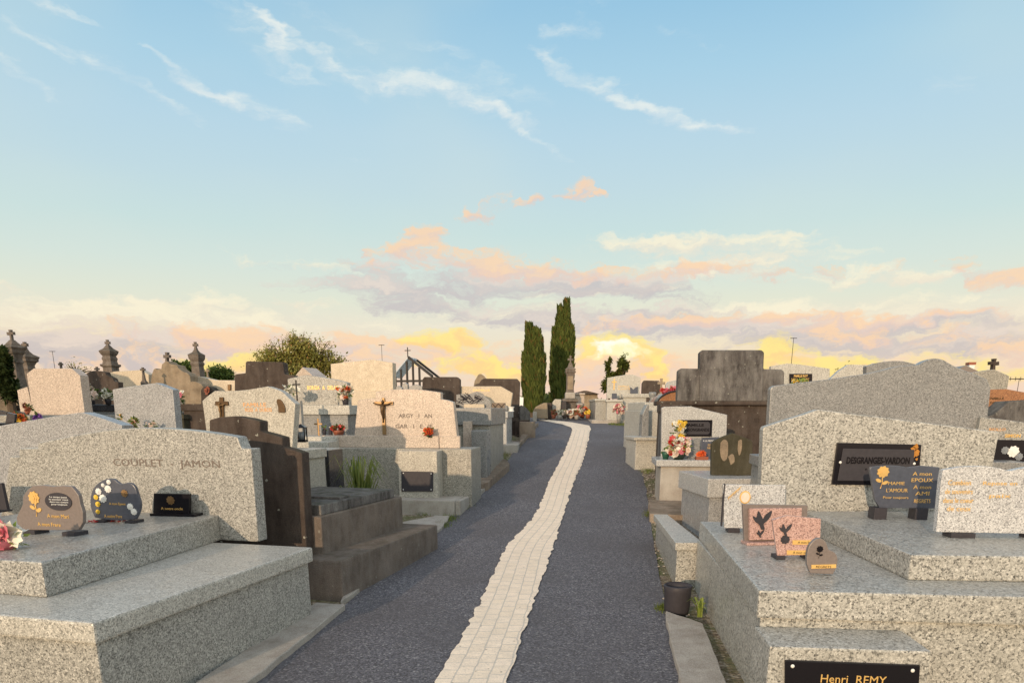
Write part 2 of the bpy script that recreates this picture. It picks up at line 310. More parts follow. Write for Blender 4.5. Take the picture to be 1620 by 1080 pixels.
t.col(c); h2 = t.n('ShaderNodeMath', operation='MULTIPLY_ADD'); t.i(h2, 0, br.outputs['Fac']); h2.inputs[1].default_value = -1.0; t.i(h2, 2, t.noise(30, 4)); t.bump(h2.outputs[0], .008, .7); SETT = t.m
t = MT('earth_and_gravel', .95, .2)
v = t.voro(45); s1 = t.n('ShaderNodeSeparateColor'); t.i(s1, 0, v.outputs['Color'])
c = t.ramp(s1.outputs[0], [(0, (.13, .10, .07)), (.4, (.24, .19, .14)), (.8, (.36, .31, .25))], 'CONSTANT')
c = t.mix(t.ramp(t.noise(1.6, 6, .65), [(.45, 0), (.6, .85)]), c, (.10, .12, .045)); t.col(c); t.bump(v.outputs['Distance'], .012, .8); EARTH = t.m

# ---------------------------------------------------------------- geometry helpers
PROF = [(-60, 0), (5, 0), (8, .10), (10.5, .27), (14.5, .67), (17, .93), (19, 1.13), (21, 1.27), (23, 1.36), (30, 1.38), (3000, 1.38)]
def gz(y):
    def lin(y):
        for (a, za), (b, zb) in zip(PROF, PROF[1:]):
            if y <= b: return za + (zb - za) * (y - a) / (b - a)
        return PROF[-1][1]
    return sum(lin(y + d * .5) for d in (-2, -1, 0, 1, 2)) / 5
def ray_ground(u, v, dz=0):
    d = ray(u, v); lo = .5; prev = lo
    y = .5
    while y < 60:
        z = EYE + d.z * y / d.y
        if z <= gz(y) + dz: break
        prev = y; y += .1
    for _ in range(20):
        m = (prev + y) / 2
        if EYE + d.z * m / d.y <= gz(m) + dz: y = m
        else: prev = m
    return d.x * y / d.y, y
def aty(u, v, y):
    d = ray(u, v); k = y / d.y; return Vector((d.x * k, y, EYE + d.z * k))
def link(name, bm, mat, parent=None, smooth=False, bevel=0, seg=2):
    bmesh.ops.recalc_face_normals(bm, faces=bm.faces)
    if bevel:
        es = [e for e in bm.edges if len(e.link_faces) == 2 and e.calc_face_angle(0) > .45]
        if es: bmesh.ops.bevel(bm, geom=es, offset=bevel, segments=seg, affect='EDGES', profile=.6, clamp_overlap=True)
    me = bpy.data.meshes.new(name); bm.to_mesh(me); bm.free()
    for m in (mat if isinstance(mat, (list, tuple)) else [mat]): me.materials.append(m)
    if smooth:
        for p in me.polygons: p.use_smooth = True
    o = bpy.data.objects.new(name, me); COL.objects.link(o)
    if parent: o.parent = parent
    return o
def tag(o, label, cat, group=None, kind=None):
    if label: o['label'] = label
    if cat: o['category'] = cat
    if group: o['group'] = group
    if kind: o['kind'] = kind
    return o
def pz(bm, pts, y0, y1, s=1.0):          # polygon in x-z pushed along y
    a = [bm.verts.new((x, y0, z)) for x, z in pts]; b = [bm.verts.new((x, y1, z)) for x, z in pts]
    n = len(pts); bm.faces.new(a); bm.faces.new(b[::-1])
    for i in range(n): bm.faces.new((a[i], b[i], b[(i + 1) % n], a[(i + 1) % n]))
def ph(bm, pts, z0, z1):                 # polygon in x-y pushed along z
    a = [bm.verts.new((x, y, z0)) for x, y in pts]; b = [bm.verts.new((x, y, z1)) for x, y in pts]
    n = len(pts); bm.faces.new(a[::-1]); bm.faces.new(b)
    for i in range(n): bm.faces.new((a[i], a[(i + 1) % n], b[(i + 1) % n], b[i]))
def bx(bm, x0, x1, y0, y1, z0, z1): ph(bm, [(x0, y0), (x1, y0), (x1, y1), (x0, y1)], z0, z1)
def sq(bm, prof, cx=0, cy=0, n=4, rot=math.pi / 4):      # stacked profile [(half width, z)], n sided
    k = math.sqrt(2) if n == 4 else 1; rings = []
    for r, z in prof:
        rings.append([bm.verts.new((cx + r * k * math.cos(rot + 2 * math.pi * i / n), cy + r * k * math.sin(rot + 2 * math.pi * i / n), z)) for i in range(n)])
    bm.faces.new(rings[0][::-1]); bm.faces.new(rings[-1])
    for a, b in zip(rings, rings[1:]):
        for i in range(n): bm.faces.new((a[i], a[(i + 1) % n], b[(i + 1) % n], b[i]))
def tube(bm, pts, rads, n=8):
    pts = [Vector(p) for p in pts]; rings = []
    for i, p in enumerate(pts):
        d = (pts[min(i + 1, len(pts) - 1)] - pts[max(i - 1, 0)]).normalized()
        a = d.cross(Vector((0, 0, 1)));
        if a.length < .1: a = d.cross(Vector((1, 0, 0)))
        a.normalize(); b = d.cross(a); r = rads[i] if isinstance(rads, (list, tuple)) else rads
        rings.append([bm.verts.new(p + (a * math.cos(2 * math.pi * k / n) + b * math.sin(2 * math.pi * k / n)) * r) for k in range(n)])
    bm.faces.new(rings[0]); bm.faces.new(rings[-1][::-1])
    for a, b in zip(rings, rings[1:]):
        for k in range(n): bm.faces.new((a[k], a[(k + 1) % n], b[(k + 1) % n], b[k]))
def crsm(pts, n=5):                       # catmull-rom through the points
    out = []
    for i in range(len(pts) - 1):
        p0 = pts[max(i - 1, 0)]; p1 = pts[i]; p2 = pts[i + 1]; p3 = pts[min(i + 2, len(pts) - 1)]
        for k in range(n):
            t = k / n
            out.append(tuple(.5 * (2 * p1[j] + (p2[j] - p0[j]) * t + (2 * p0[j] - 5 * p1[j] + 4 * p2[j] - p3[j]) * t * t + (3 * p1[j] - p0[j] - 3 * p2[j] + p3[j]) * t ** 3) for j in range(2)))
    out.append(pts[-1]); return out
def cross_pts(cx, z0, z1, w, arm, za, flare=1.0):
    h = w / 2; a = arm / 2; f = h * flare
    return [(cx - h, z0), (cx + h, z0), (cx + h, za - h), (cx + a, za - f), (cx + a, za + f), (cx + h, za + h), (cx + f, z1), (cx - f, z1), (cx - h, za + h), (cx - a, za + f), (cx - a, za - f), (cx - h, za - h)]

class T:
    """a thing: an Empty on the ground, turned so that local x runs along its front and local y away from it"""
    def __init__(s, name, label, cat, u, Y, th=0, group=None, z=None):
        s.th = R(th); o = aty(u, HZ, Y); s.o = Vector((o.x, Y, gz(Y) if z is None else z))
        s.ex = Vector((math.cos(s.th), -math.sin(s.th), 0)); s.ey = Vector((math.sin(s.th), math.cos(s.th), 0))
        e = bpy.data.objects.new(name, None); COL.objects.link(e); e.location = s.o; e.rotation_euler = (0, 0, -s.th); e.empty_display_size = .2
        s.e = e; tag(e, label, cat, group)
    def f(s, u, v, y0=0):
        d = ray(u, v); c = Vector((0, 0, EYE)) - s.o
        t = (y0 - c.dot(s.ey)) / d.dot(s.ey); p = c + d * t; return p.dot(s.ex), p.z
    def t(s, u, v, z0):
        d = ray(u, v); c = Vector((0, 0, EYE)) - s.o; t = (z0 - c.z) / d.z; p = c + d * t; return p.dot(s.ex), p.dot(s.ey)
    def poly(s, name, px, y0=0, th=.12, mat=None, bev=.008, flat=None, parent=None, smooth=0):
        pts = [s.f(u, v, y0) for u, v in px]
        if flat:                                     # indices of the bottom points, set level
            zb = min(pts[i][1] for i in flat) if not isinstance(flat, dict) else flat['z']
            for i in (flat if not isinstance(flat, dict) else flat['i']): pts[i] = (pts[i][0], zb)
        bm = bmesh.new(); pz(bm, pts, y0, y0 + th)
        o = link(name, bm, mat, parent or s.e, bevel=bev); s.lastpts = pts; return o
    def box(s, name, x0, x1, y0, y1, z0, z1, mat, bev=.008, parent=None):
        bm = bmesh.new(); bx(bm, x0, x1, y0, y1, z0, z1); return link(name, bm, mat, parent or s.e, bevel=bev)
    def chest(s, x0, x1, y0, y1, zt, mat, slab=.1, over=.03, mat2=None):
        s.box('ledger_slab', x0 - over, x1 + over, y0 - over, y1, zt - slab, zt, mat)
        s.box('plinth', x0, x1, y0, y1 - .01, -.5, zt - slab, mat2 or mat)
    def text(s, body, u, v, w, y0, mat, parent=None, h=None, ext=.003, name='inscription', bold=0):
        cu = bpy.data.curves.new('t', 'FONT'); cu.body = body; cu.align_x = 'CENTER'; cu.extrude = 1.0; cu.offset = bold; cu.resolution_u = 2
        ob = bpy.data.objects.new('t', cu); COL.objects.link(ob); dg = bpy.context.evaluated_depsgraph_get()
        me = bpy.data.meshes.new_from_object(ob.evaluated_get(dg)); bpy.data.objects.remove(ob); bpy.data.curves.remove(cu)
        xs = [q.co.x for q in me.vertices]; ys = [q.co.y for q in me.vertices]
        xc, yc = (min(xs) + max(xs)) / 2, (min(ys) + max(ys)) / 2
        x0, z0 = s.f(u - w / 2, v, y0); x1, _ = s.f(u + w / 2, v, y0); k = (x1 - x0) / (max(xs) - min(xs))
        kz = k if h is None else abs(s.f(u, v - h / 2, y0)[1] - s.f(u, v + h / 2, y0)[1]) / (max(ys) - min(ys))
        xm, zm = s.f(u, v, y0)
        for q in me.vertices:
            x, y, z = q.co; q.co = (xm + (x - xc) * k, y0 - (ext if z > 0 else -ext), zm + (y - yc) * kz)
        me.name = name; me.materials.clear(); me.materials.append(mat)
        o = bpy.data.objects.new(name, me); COL.objects.link(o); o.parent = parent or s.e; return o

def petals(bm, c, r, n=7, rr=rnd):
    c = Vector(c); ax = Vector((rr.uniform(-1, 1), rr.uniform(-1, 1), rr.uniform(-.2, 1.3))).normalized()
    a = ax.cross(Vector((.3, .5, .8))).normalized(); b = ax.cross(a)
    for lay, (rad, up, m) in enumerate(((1, .15, n), (.62, .55, n - 2), (.3, .8, 3))):
        for k in range(m):
            th = 2 * math.pi * (k + .5 * lay) / m + rr.uniform(-.15, .15)
            d = a * math.cos(th) + b * math.sin(th); w = a * -math.sin(th) + b * math.cos(th)
            q = [c, c + (d * .6 * rad + w * .38 * rad + ax * up * .6) * r, c + (d * rad + ax * up) * r, c + (d * .6 * rad - w * .38 * rad + ax * up * .6) * r]
            bm.faces.new([bm.verts.new(x) for x in q])
def leaves(bm, c, r, n, L=.05, rr=rnd, up=.3):
    for _ in range(n):
        d = Vector((rr.gauss(0, 1), rr.gauss(0, 1), rr.gauss(up, 1))).normalized(); p = Vector(c) + Vector((d.x * r[0], d.y * r[1], d.z * r[2])) * rr.uniform(.5, 1)
        w = d.cross(Vector((rr.uniform(-1, 1), rr.uniform(-1, 1), 1))).normalized() * L * .28
        bm.faces.new([bm.verts.new(x) for x in (p, p + d * L * .5 + w, p + d * L, p + d * L * .5 - w)])
def bouquet(name, label, u, v, Y, r, h, cols, n=16, pot=None, potr=.05, poth=.08, leaf=None, cat='flowers', fr=.03, group=None, nl=90, gl=.06, z=None):
    """(u,v) = where the pot stands; r,h = half width and height of the flower mass"""
    p = aty(u, v, Y)
    if z is not None: p.z = z
    e = bpy.data.objects.new(name, None); COL.objects.link(e); e.location = p; tag(e, label, cat, group)
    if pot:
        bm = bmesh.new(); sq(bm, [(potr * .7, 0), (potr, poth * .7), (potr * 1.05, poth), (potr * .85, poth), (potr * .8, poth * .9)], n=14); link('pot', bm, pot, e, True)
    cz = (poth if pot else .0) + h * .45
    bm = bmesh.new(); leaves(bm, (0, 0, cz), (r * .9, r * .7, h * .5), nl, gl)
    for _ in range(6): tube(bm, [(0, 0, .01), (rnd.uniform(-r, r) * .5, rnd.uniform(-r, r) * .4, cz)], .003, 4)
    link('foliage', bm, leaf or LEAF, e)
    for i, m in enumerate(cols):
        bm = bmesh.new()
        for k in range(max(2, int(n * 1.8) // len(cols))):
            a = rnd.uniform(0, 6.283); q = math.sqrt(rnd.random()); zz = rnd.uniform(-.5, .55)
            petals(bm, (r * q * math.cos(a) * .95, -abs(r * q * math.sin(a)) * .7 if rnd.random() < .7 else r * q * math.sin(a) * .6, cz + zz * h), fr * rnd.uniform(.85, 1.35))
        link('blossoms', bm, m, e)
    return e

def Yz(u, v, z):
    d = ray(u, v); return d.y * (z - EYE) / d.z
def Tz(name, label, cat, u, v, z, th=0, group=None, Y=None):       # a thing whose origin is where pixel (u,v) meets height z
    Y = Y or Yz(u, v, z); o = T(name, label, cat, u, Y, th, group, z); p = aty(u, v, Y); o.o.x = p.x; o.e.location = o.o; return o

# ================================================================ ground, path, kerbs
bm = bmesh.new(); ys = [-12 + i * .5 for i in range(90)] + [33 + 1.25 ** k for k in range(32)]; xs = [-900, -200, -60, -25] + [-16 + 2 * i for i in range(17)] + [25, 60, 200, 900]
g = [[bm.verts.new((x, y, gz(y))) for x in xs] for y in ys]
for a, b in zip(g, g[1:]):
    for i in range(len(xs) - 1): bm.faces.new((a[i], a[i + 1], b[i + 1], b[i]))
tag(link('ground', bm, EARTH, smooth=True), 'sandy gravel ground between and behind the tombs', 'ground', kind='structure')
def prj(l, dz=0): return [ray_ground(u, v, dz) for u, v in l]
le = prj([(400, 1080), (440, 1040), (545, 955), (640, 872), (705, 817), (740, 793), (770, 762), (803, 728), (820, 702), (836, 684)], .02)
re = prj([(1080, 1080), (1066, 1020), (1054, 965), (1040, 890), (1034, 855), (1028, 812), (1022, 770), (1010, 728), (1008, 700), (1010, 682), (1012, 674)], .02)
def at(l, y):
    if y <= l[0][1]:
        (xa, ya), (xb, yb) = l[0], l[2]; return xa + (xb - xa) * (y - ya) / (yb - ya)
    for (xa, ya), (xb, yb) in zip(l, l[1:]):
        if y <= yb and yb > ya: return xa + (xb - xa) * (y - ya) / (yb - ya)
    return l[-1][0]
Y0, Y1 = -6, min(le[-1][1], re[-1][1])
bend = [(23, -.6, re[-1][0]), (24.5, -6, 2.6), (26, -14, 1.6), (27.5, -16, -8)]
rows = []; y = Y0
while y < Y1: rows.append((y, at(le, y), at(re, y))); y += .4
yl, xl, xr = rows[-1]
for (yb, a, b) in bend:
    for k in range(1, 5): rows.append((yl + (yb - yl) * k / 4, xl + (a - xl) * k / 4, xr + (b - xr) * k / 4))
    yl, xl, xr = yb, a, b
bm = bmesh.new(); gg = []
for i, (y, a, b) in enumerate(rows):
    j = noise.noise(Vector((0, y * 2.1, 0))) * .025; k = noise.noise(Vector((7, y * 2.3, 0))) * .025
    gg.append([bm.verts.new((a + j + (b + k - a - j) * q / 10, y, gz(y) + .012 + .012 * math.sin(math.pi * q / 10))) for q in range(11)])
for a, b in zip(gg, gg[1:]):
    for i in range(10): bm.faces.new((a[i], a[i + 1], b[i + 1], b[i]))
bed = [[v.co.copy() for v in r] for r in gg]
tag(link('path', bm, ASPH, smooth=True), 'blue grey asphalt path running up between the tombs', 'path', kind='structure')
sL = prj([(689, 1080), (710, 1045), (754, 965), (782, 906), (798, 865), (821, 843), (847, 817), (860, 785), (869, 760), (887, 728), (897, 705), (906, 680)], .025)
sR = prj([(802, 1080), (824, 1013), (845, 954), (860, 905), (877, 860), (890, 820), (900, 785), (909, 760), (923, 728), (930, 700), (934, 679)], .025)
def smo(l):
    o = [(x, y) for x, y in l]
    q = []; y = o[0][1]
    while y < o[-1][1]: q.append((at(o, y), y)); y += .1
    q.append(o[-1])
    for _ in range(40): q = [q[0]] + [((q[i - 1][0] + 2 * q[i][0] + q[i + 1][0]) / 4, q[i][1]) for i in range(1, len(q) - 1)] + [q[-1]]
    return q
sL, sR = smo(sL), smo(sR)
bm = bmesh.new(); uvl = bm.loops.layers.uv.new('UVMap'); y = Y0; st = []
while y < min(sL[-1][1], sR[-1][1]): st.append((at(sL, y), y, at(sR, y), y)); y += .052
st.append((sL[-1][0], sL[-1][1], sR[-1][0], sR[-1][1]))
tail = [((903, 676), (932, 673)), ((888, 671), (905, 668)), ((868, 667), (880, 665)), ((852, 664), (858, 662.6))]
for a, b in tail:
    pa, pb = ray_ground(*a, .03), ray_ground(*b, .03); st.append((pa[0], pa[1], pb[0], pb[1]))
acc = 0; pr = None; rw = []
for i, (xa, ya, xb, yb) in enumerate(st):
    m = Vector(((xa + xb) / 2, (ya + yb) / 2)); acc += 0 if pr is None else (m - pr).length; pr = m
    wv_ = Vector((xb - xa, yb - ya)).length; rr_ = []
    for q in range(7):
        f = q / 6; jj = ((random.Random(int(ya / .104) * 7 + q).uniform(-.014, .014)) + noise.noise(Vector((q * 3.1, ya * 4, 3))) * .012) if q in (0, 6) else 0
        rr_.append((bm.verts.new((xa + (xb - xa) * f + jj, ya + (yb - ya) * f, gz(ya + (yb - ya) * f) + .034)), (acc, f * wv_)))
    rw.append(rr_)
for a, b in zip(rw, rw[1:]):
    for q in range(6):
        vs = (a[q], a[q + 1], b[q + 1], b[q]); fc = bm.faces.new([x[0] for x in vs])
        for lp, x in zip(fc.loops, vs): lp[uvl].uv = x[1]
tag(link('paved_strip', bm, SETT, smooth=True), 'pale stone sett strip bending along the middle of the path', 'paving', kind='structure')

def kerb(label, px, h, mat, name='kerb', jag=.015):
    pts = [ray_ground(u, v, h) for u, v in px]; bm = bmesh.new(); out = []
    for (a, b) in zip(pts, pts[1:] + pts[:1]):
        n = max(1, int(math.hypot(a[0] - b[0], a[1] - b[1]) / .12))
        for k in range(n):
            x = a[0] + (b[0] - a[0]) * k / n; y = a[1] + (b[1] - a[1]) * k / n
            out.append((x + noise.noise(Vector((x * 5, y * 5, 1))) * jag, y + noise.noise(Vector((x * 5, y * 5, 9))) * jag))
    ph(bm, out, 0, 1)
    for v_ in bm.verts: v_.co.z = gz(v_.co.y) + (h if v_.co.z > .5 else -.3)
    bmesh.ops.triangulate(bm, faces=[f for f in bm.faces if len(f.verts) > 4])
    o = link(name, bm, mat, bevel=.006, seg=1); tag(o, label, 'kerb', 'low kerbs edging the path'); return o
def atz(u, v, z):
    d = ray(u, v); k = (z - EYE) / d.z; return (d.x * k, d.y * k)
kerb('pale concrete kerb beside the big double tomb at bottom left', [(200, 1160), (307, 1080), (450, 984), (500, 952), (545, 955), (389, 1080), (300, 1160)], .06, CONC)
kerb('cracked pale concrete kerb along the path beside the brown sarcophagus tomb', [(540, 950), (700, 830), (712, 815), (690, 815), (632, 826), (570, 880)], .05, CONC, jag=.03)
kerb('rough brown stone kerb in front of the second granite tomb on the left', [(726, 732), (747, 724), (800, 726), (806, 733), (772, 762), (735, 775)], .14, CONB)
kerb('pinkish concrete kerb at bottom right with a weed at its head', [(1052, 965), (1112, 985), (1175, 1140), (1095, 1140), (1078, 1080)], .06, CONC, jag=.02)
kerb('stained stone kerb below the tomb with the family plaque', [(1026, 790), (1082, 792), (1086, 815), (1028, 812)], .12, CONB, jag=.03)
kerb('worn brown kerb beside the stepped white tomb further up the path', [(823, 690), (842, 672), (852, 668), (838, 684), (822, 702)], .1, CONB)

# ================================================================ left side, front to back
def screw(A, p, y, r, parent):
    x, z = A.f(*p, y); bm = bmesh.new(); bmesh.ops.create_uvsphere(bm, u_segments=12, v_segments=8, radius=r, matrix=Matrix.Translation((x, y, z)) @ Matrix.Diagonal((1, .5, 1, 1))); link('screw', bm, WHT, parent, True)
# --- double tomb L1
z1 = .6
A = T('granite_tomb', 'large grey double tomb at bottom left carrying three memorial plaques', 'tomb', 418, Yz(418, 858, z1), 14.5)
zl = z1 - A.o.z
c0 = A.t(146, 985, zl); c1 = A.t(495, 865, zl); xr_ = (c0[0] + c1[0]) / 2; yn = c0[1]; yf = c1[1]
A.box('ledger_slab', xr_ - 2.6, xr_, yn, yf, zl - .11, zl, GRL, .014)
A.box('plinth', xr_ - 2.56, xr_ - .035, yn + .035, yf - .02, -.4, zl - .11, GR, .01)
hs = crsm([(60, 700), (100, 692), (137, 685), (177, 679), (230, 676.5), (285, 679), (335, 684.5), (375, 691)])
A.poly('headstone', [(16, 722), (30, 722), (30, 709), (60, 708)] + hs + [(382, 709), (397, 709), (409, 860), (2, 860)], 0, .13, GR, .01, flat={'i': (-1, -2), 'z': zl})
u1 = A.t(362, 811, zl + .2)
e1_ = A.t(0, 906, zl + .2)
A.poly('upper_slab', [(0, 0)] * 3, mat=GR) if False else None
bm = bmesh.new(); dx = (e1_[0] - u1[0]) / (e1_[1] - u1[1]); ya = yn + .35; ph(bm, [(u1[0] + dx * (ya - u1[1]), ya), (u1[0], -.002), (xr_ - 2.5, -.002), (xr_ - 2.5, ya)], zl, zl + .2); link('upper_slab', bm, GR, A.e, bevel=.012)
A.text('COUPLET  -  JAMON', 262, 734, 168, 0, GREYL, h=15); zu = A.o.z + zl + .2
# plaques on it
def plq(name, label, px, u, v, z, th, mat, thick=.03, cat='plaque', feet=None, bev=.004, lean=8):
    q = Tz(name, label, cat, u, v, z, th); o = q.poly('tablet', px, 0, thick, mat, bev); 
    mn = min(p[1] for p in q.lastpts)
    if feet is not None:
        xs = [p[0] for p in q.lastpts]; w = max(xs) - min(xs)
        q.box('stand', min(xs) + w * .12, min(xs) + w * .3, -.03, .09, 0, max(mn, .01) + .004, feet, .003); q.box('stand', max(xs) - w * .3, max(xs) - w * .12, -.03, .09, 0, max(mn, .01) + .004, feet, .003)
    return q
def rosette(q, parent, u, v, r, mat, y0=-.002, stem=True, name='rose_relief'):
    bm = bmesh.new(); x, z = q.f(u, v, y0); k = abs(q.f(u + 1, v, y0)[0] - x) * r
    for i, (rr_, n) in enumerate(((1, 9), (.65, 7), (.33, 5))):
        pts = [(x + k * rr_ * (1 + .12 * math.cos(n * a)) * math.cos(a), z + k * rr_ * (1 + .12 * math.cos(n * a)) * math.sin(a)) for a in [2 * math.pi * j / 28 for j in range(28)]]
        pz(bm, pts, y0 - .004 * (i + 1), y0 + .001)
    if stem:
        tube(bm, [(x, y0, z - k), (x + k * .1, y0 - .002, z - 2 * k), (x - k * .1, y0, z - 3 * k)], k * .09, 5)
        for sx, zz in ((-1, 1.7), (1, 2.1)): 
            pts = [(x + sx * k * (.1 + .5 * (1 - math.cos(a))) , z - k * zz + k * .32 * math.sin(a) + k * .3 * (1 - math.cos(a)) / 2) for a in [2 * math.pi * j / 14 for j in range(14)]]
            pz(bm, pts if sx > 0 else pts[::-1], y0 - .003, y0 + .001)
    return link(name, bm, mat, parent, bevel=0)
q = plq('memorial_plaque', 'brown scalloped plaque with gold rose and oval inset on bottom left tomb', [(27, 828), (26, 818), (31, 808), (36, 797), (36, 786), (40, 779), (44, 774), (52, 768), (68, 767), (84, 769), (100, 768), (113, 769), (119, 776), (124, 783), (127, 797), (131, 810), (131, 826), (124, 838), (100, 838), (60, 838), (38, 838)], 78, 845, zu, 14, BROWNP, feet=CHAR)
rosette(q, q.e, 54, 787, 8, GOLD)
bm = bmesh.new(); x, z = q.f(93, 793, 0); k = abs(q.f(114, 793, 0)[0] - x); pz(bm, [(x + k * math.cos(a), z + k * .55 * math.sin(a)) for a in [math.pi * j / 16 for j in range(32)]], -.006, .001); ov = link('oval_inset', bm, CHAR, q.e)
q.text('Le temps passe\nle souvenir reste\ndans nos coeurs\npour toujours', 93, 792, 30, -.0062, WHT, ov, 15, .0008)
q.text('A mon Mari', 92, 816, 34, 0, GOLD, h=6); q.text('A mon Frere', 78, 829, 36, 0, GOLD, h=6)
q = plq('memorial_plaque', 'slate heart shaped plaque with white flowers on bottom left tomb', crsm([(150, 818), (144, 804), (143, 790), (146, 776), (154, 765), (166, 758), (178, 757), (188, 764), (194, 765), (204, 763), (213, 770), (217, 782), (221, 795), (220, 808), (214, 821)], 3) + [(190, 823), (168, 822)], 184, 826, zu, 10, SLATE, feet=CHAR)
for (u, v, r) in ((172, 762, 3.2), (163, 767, 2.6), (171, 773, 5), (156, 777, 4.5), (163, 788, 5.5), (206, 801, 4.5), (212, 809, 4.5)): rosette(q, q.e, u, v, r, WHT, stem=False, name='white_flower')
for (u, v, r) in ((152, 786, 3.4), (155, 797, 3.6), (155, 809, 3)): rosette(q, q.e, u, v, r, YEL, stem=False, name='white_flower')
rosette(q, q.e, 197, 780, 5, BRZL, stem=False, name='dove_relief')
q.text('A mon Epoux', 186, 797, 26, 0, GOLD, h=5); q.text('A notre Pere', 179, 816, 28, 0, GOLD, h=5)
q = Tz('memorial_plaque', 'small black rectangular plaque on a flat base on bottom left tomb', 'plaque', 274, 816, zu, 8)
q.poly('tablet', [(242, 811), (243, 780), (300, 781), (299, 812)], .03, .03, BLK, .004); q.box('base', q.f(239, 812)[0], q.f(310, 812)[0], -.02, .1, 0, .02, BLK, .003)
rosette(q, q.e, 270, 791, 6, BRZL, .028, False, 'rose_relief'); q.text('A notre oncle', 272, 804, 34, .03, GOLD, h=4)
q = plq('memorial_plaque', 'dark plaque cut by the left picture edge on bottom left tomb', [(-45, 806), (-40, 764), (2, 764), (11, 806)], -15, 809, zu, 14, CHAR, feet=CHAR)
bouquet('flower_arrangement', 'pink rose with cream petals and green leaves on bottom left tomb', 12, 868, Yz(12, 868, zu), .10, .13, [ROSE, ROSE, WPET], 9, None, leaf=LIME, fr=.055, nl=40)
bm = bmesh.new(); pc = Vector((*atz(165, 826, zu), zu))
for _ in range(26):
    p = pc + Vector((rnd.uniform(-.16, .16), rnd.uniform(-.05, .06), .004)); a = rnd.uniform(0, 6.3); d = Vector((math.cos(a), math.sin(a), .25)) * .05; w = Vector((-math.sin(a), math.cos(a), 0)) * .014
    bm.faces.new([bm.verts.new(x) for x in (p, p + d * .5 + w, p + d, p + d * .5 - w)])
tag(link('dried_spray', bm, RED), 'dried red flowers lying behind the slate heart plaque', 'flowers')

# --- brown sarcophagus tomb D1
D = T('concrete_tomb', 'dark brown weathered concrete tomb with stepped headstone beside the path', 'tomb', 480, 6.15, 17)
D.poly('headstone', [(331, 664), (345, 660), (356, 659), (372, 658), (392, 661), (411, 666), (411, 682), (430, 687), (446, 691.5), (447, 707), (462, 711), (477, 716), (484, 858), (331, 858)], 0, .12, OLD, .012, flat=(-1, -2))
zt = D.f(495, 821, -.02)[1]; xb = D.f(495, 821, 0)[0]
fb = D.f(493, 887, -.2)
D.box('body', xb - 1.0, xb, .125, 1.75, .1, zt, OLD6, .012)
D.box('plinth', D.f(420, 887, -.1)[0] - .5, D.f(535, 887, -.1)[0] + .02, -.1, 2.0, -.4, D.f(520, 886, -.1)[1], OLD6, .015)
D.box('lid', xb - .95, xb - .04, .2, 1.65, zt, zt + .09, OLD2, .01)
zz = D.o.z + zt + .09
q = Tz('memorial_plaque', 'thin flat grey plaque lying on the brown sarcophagus tomb', 'plaque', 522, 787, zz, 17); q.box('tablet', -.15, .16, -.1, .1, 0, .022, OLD2, .004)
q = Tz('memorial_plaque', 'black plaque with a white dove behind the brown sarcophagus tomb', 'plaque', 501, 771, .62, 14)
q.poly('tablet', [(491, 771), (491, 741), (510, 742), (510, 771)], 0, .03, BLK); bm = bmesh.new(); pz(bm, [q.f(*p, 0) for p in [(495, 752), (501, 749), (505, 745), (506, 752), (503, 760), (498, 764), (500, 757)]], -.004, .001); link('dove_relief', bm, WHT, q.e)

# --- L2
A = T('granite_tomb', 'grey granite tomb with a low gabled headstone behind the big double tomb', 'tomb', 130, 7.5, 13)
A.poly('headstone', [(-120, 702), (-60, 688), (0, 673), (30, 668), (85, 658), (130, 652), (160, 661), (193, 672.5), (194, 800), (-120, 800)], 0, .16, GR, .006, flat=(-1, -2))
A.chest(A.f(-140, 650)[0], A.f(205, 650)[0], -1.2, .3, A.lastpts[-1][1] + .02, GR)
# --- dark slabs and offerings at the far left
B = T('dark_granite_tomb', 'low dark polished tomb at the left edge heaped with flowers', 'tomb', 10, 9.6, 12)
zb = B.f(30, 668)[1]; B.chest(B.f(-90, 660)[0], B.f(48, 660)[0], -.6, 1.2, zb, GRD); zz = B.o.z + zb
for i, (a, b, c, dd) in enumerate(((-8, 10, 648, 664), (8, 24, 652, 668), (24, 44, 650, 664))):
    q = Tz('memorial_plaque', ['black plaque leaning left on the dark polished tomb', 'black plaque in the middle of the dark polished tomb', 'black plaque nearest the orange flower on the dark polished tomb'][i], 'plaque', (a + b) / 2, dd + 2, zz, 10 + 8 * i, 'black plaques on the dark polished tomb')
    q.poly('tablet', [(a, dd + 2), (a + 3, c), (b, c + 3), (b - 2, dd + 2)], 0, .03, GRD, .004); q.box('stand', -.04, .04, 0, .08, 0, .02, GRD, .002)
bouquet('flower_arrangement', 'orange and yellow flower on the dark polished tomb', 31, 669, Yz(31, 669, zz), .09, .10, [ORA, YEL], 10, None, fr=.045, nl=50)
bouquet('flower_arrangement', 'small purple bow of flowers on the dark polished tomb', 60, 663, 9.0, .05, .06, [PUR], 8, None, fr=.03, nl=14)
bouquet('flower_arrangement', 'brown dried bouquet against the tall rosy headstone', 44, 655, 10.2, .05, .09, [TERR], 6, TERR, .03, .04, fr=.03, nl=20)
# --- L3
A = T('granite_tomb', 'tall rosy granite headstone with cut corners at the far left', 'tomb', 90, 11, 14)
A.poly('headstone', [(42, 591), (53, 582.5), (113, 582.5), (126, 593.5), (134, 655), (52, 656)], 0, .16, GRP, .008, flat=(-1, -2)); zb = A.lastpts[-1][1]
A.poly('side_panel', [(27, 617), (43, 611.5), (53, 656), (33, 656)], .03, .1, GRP, .006)
A.chest(A.f(25, 650)[0], A.f(150, 650)[0], -1.1, .35, zb, GR)
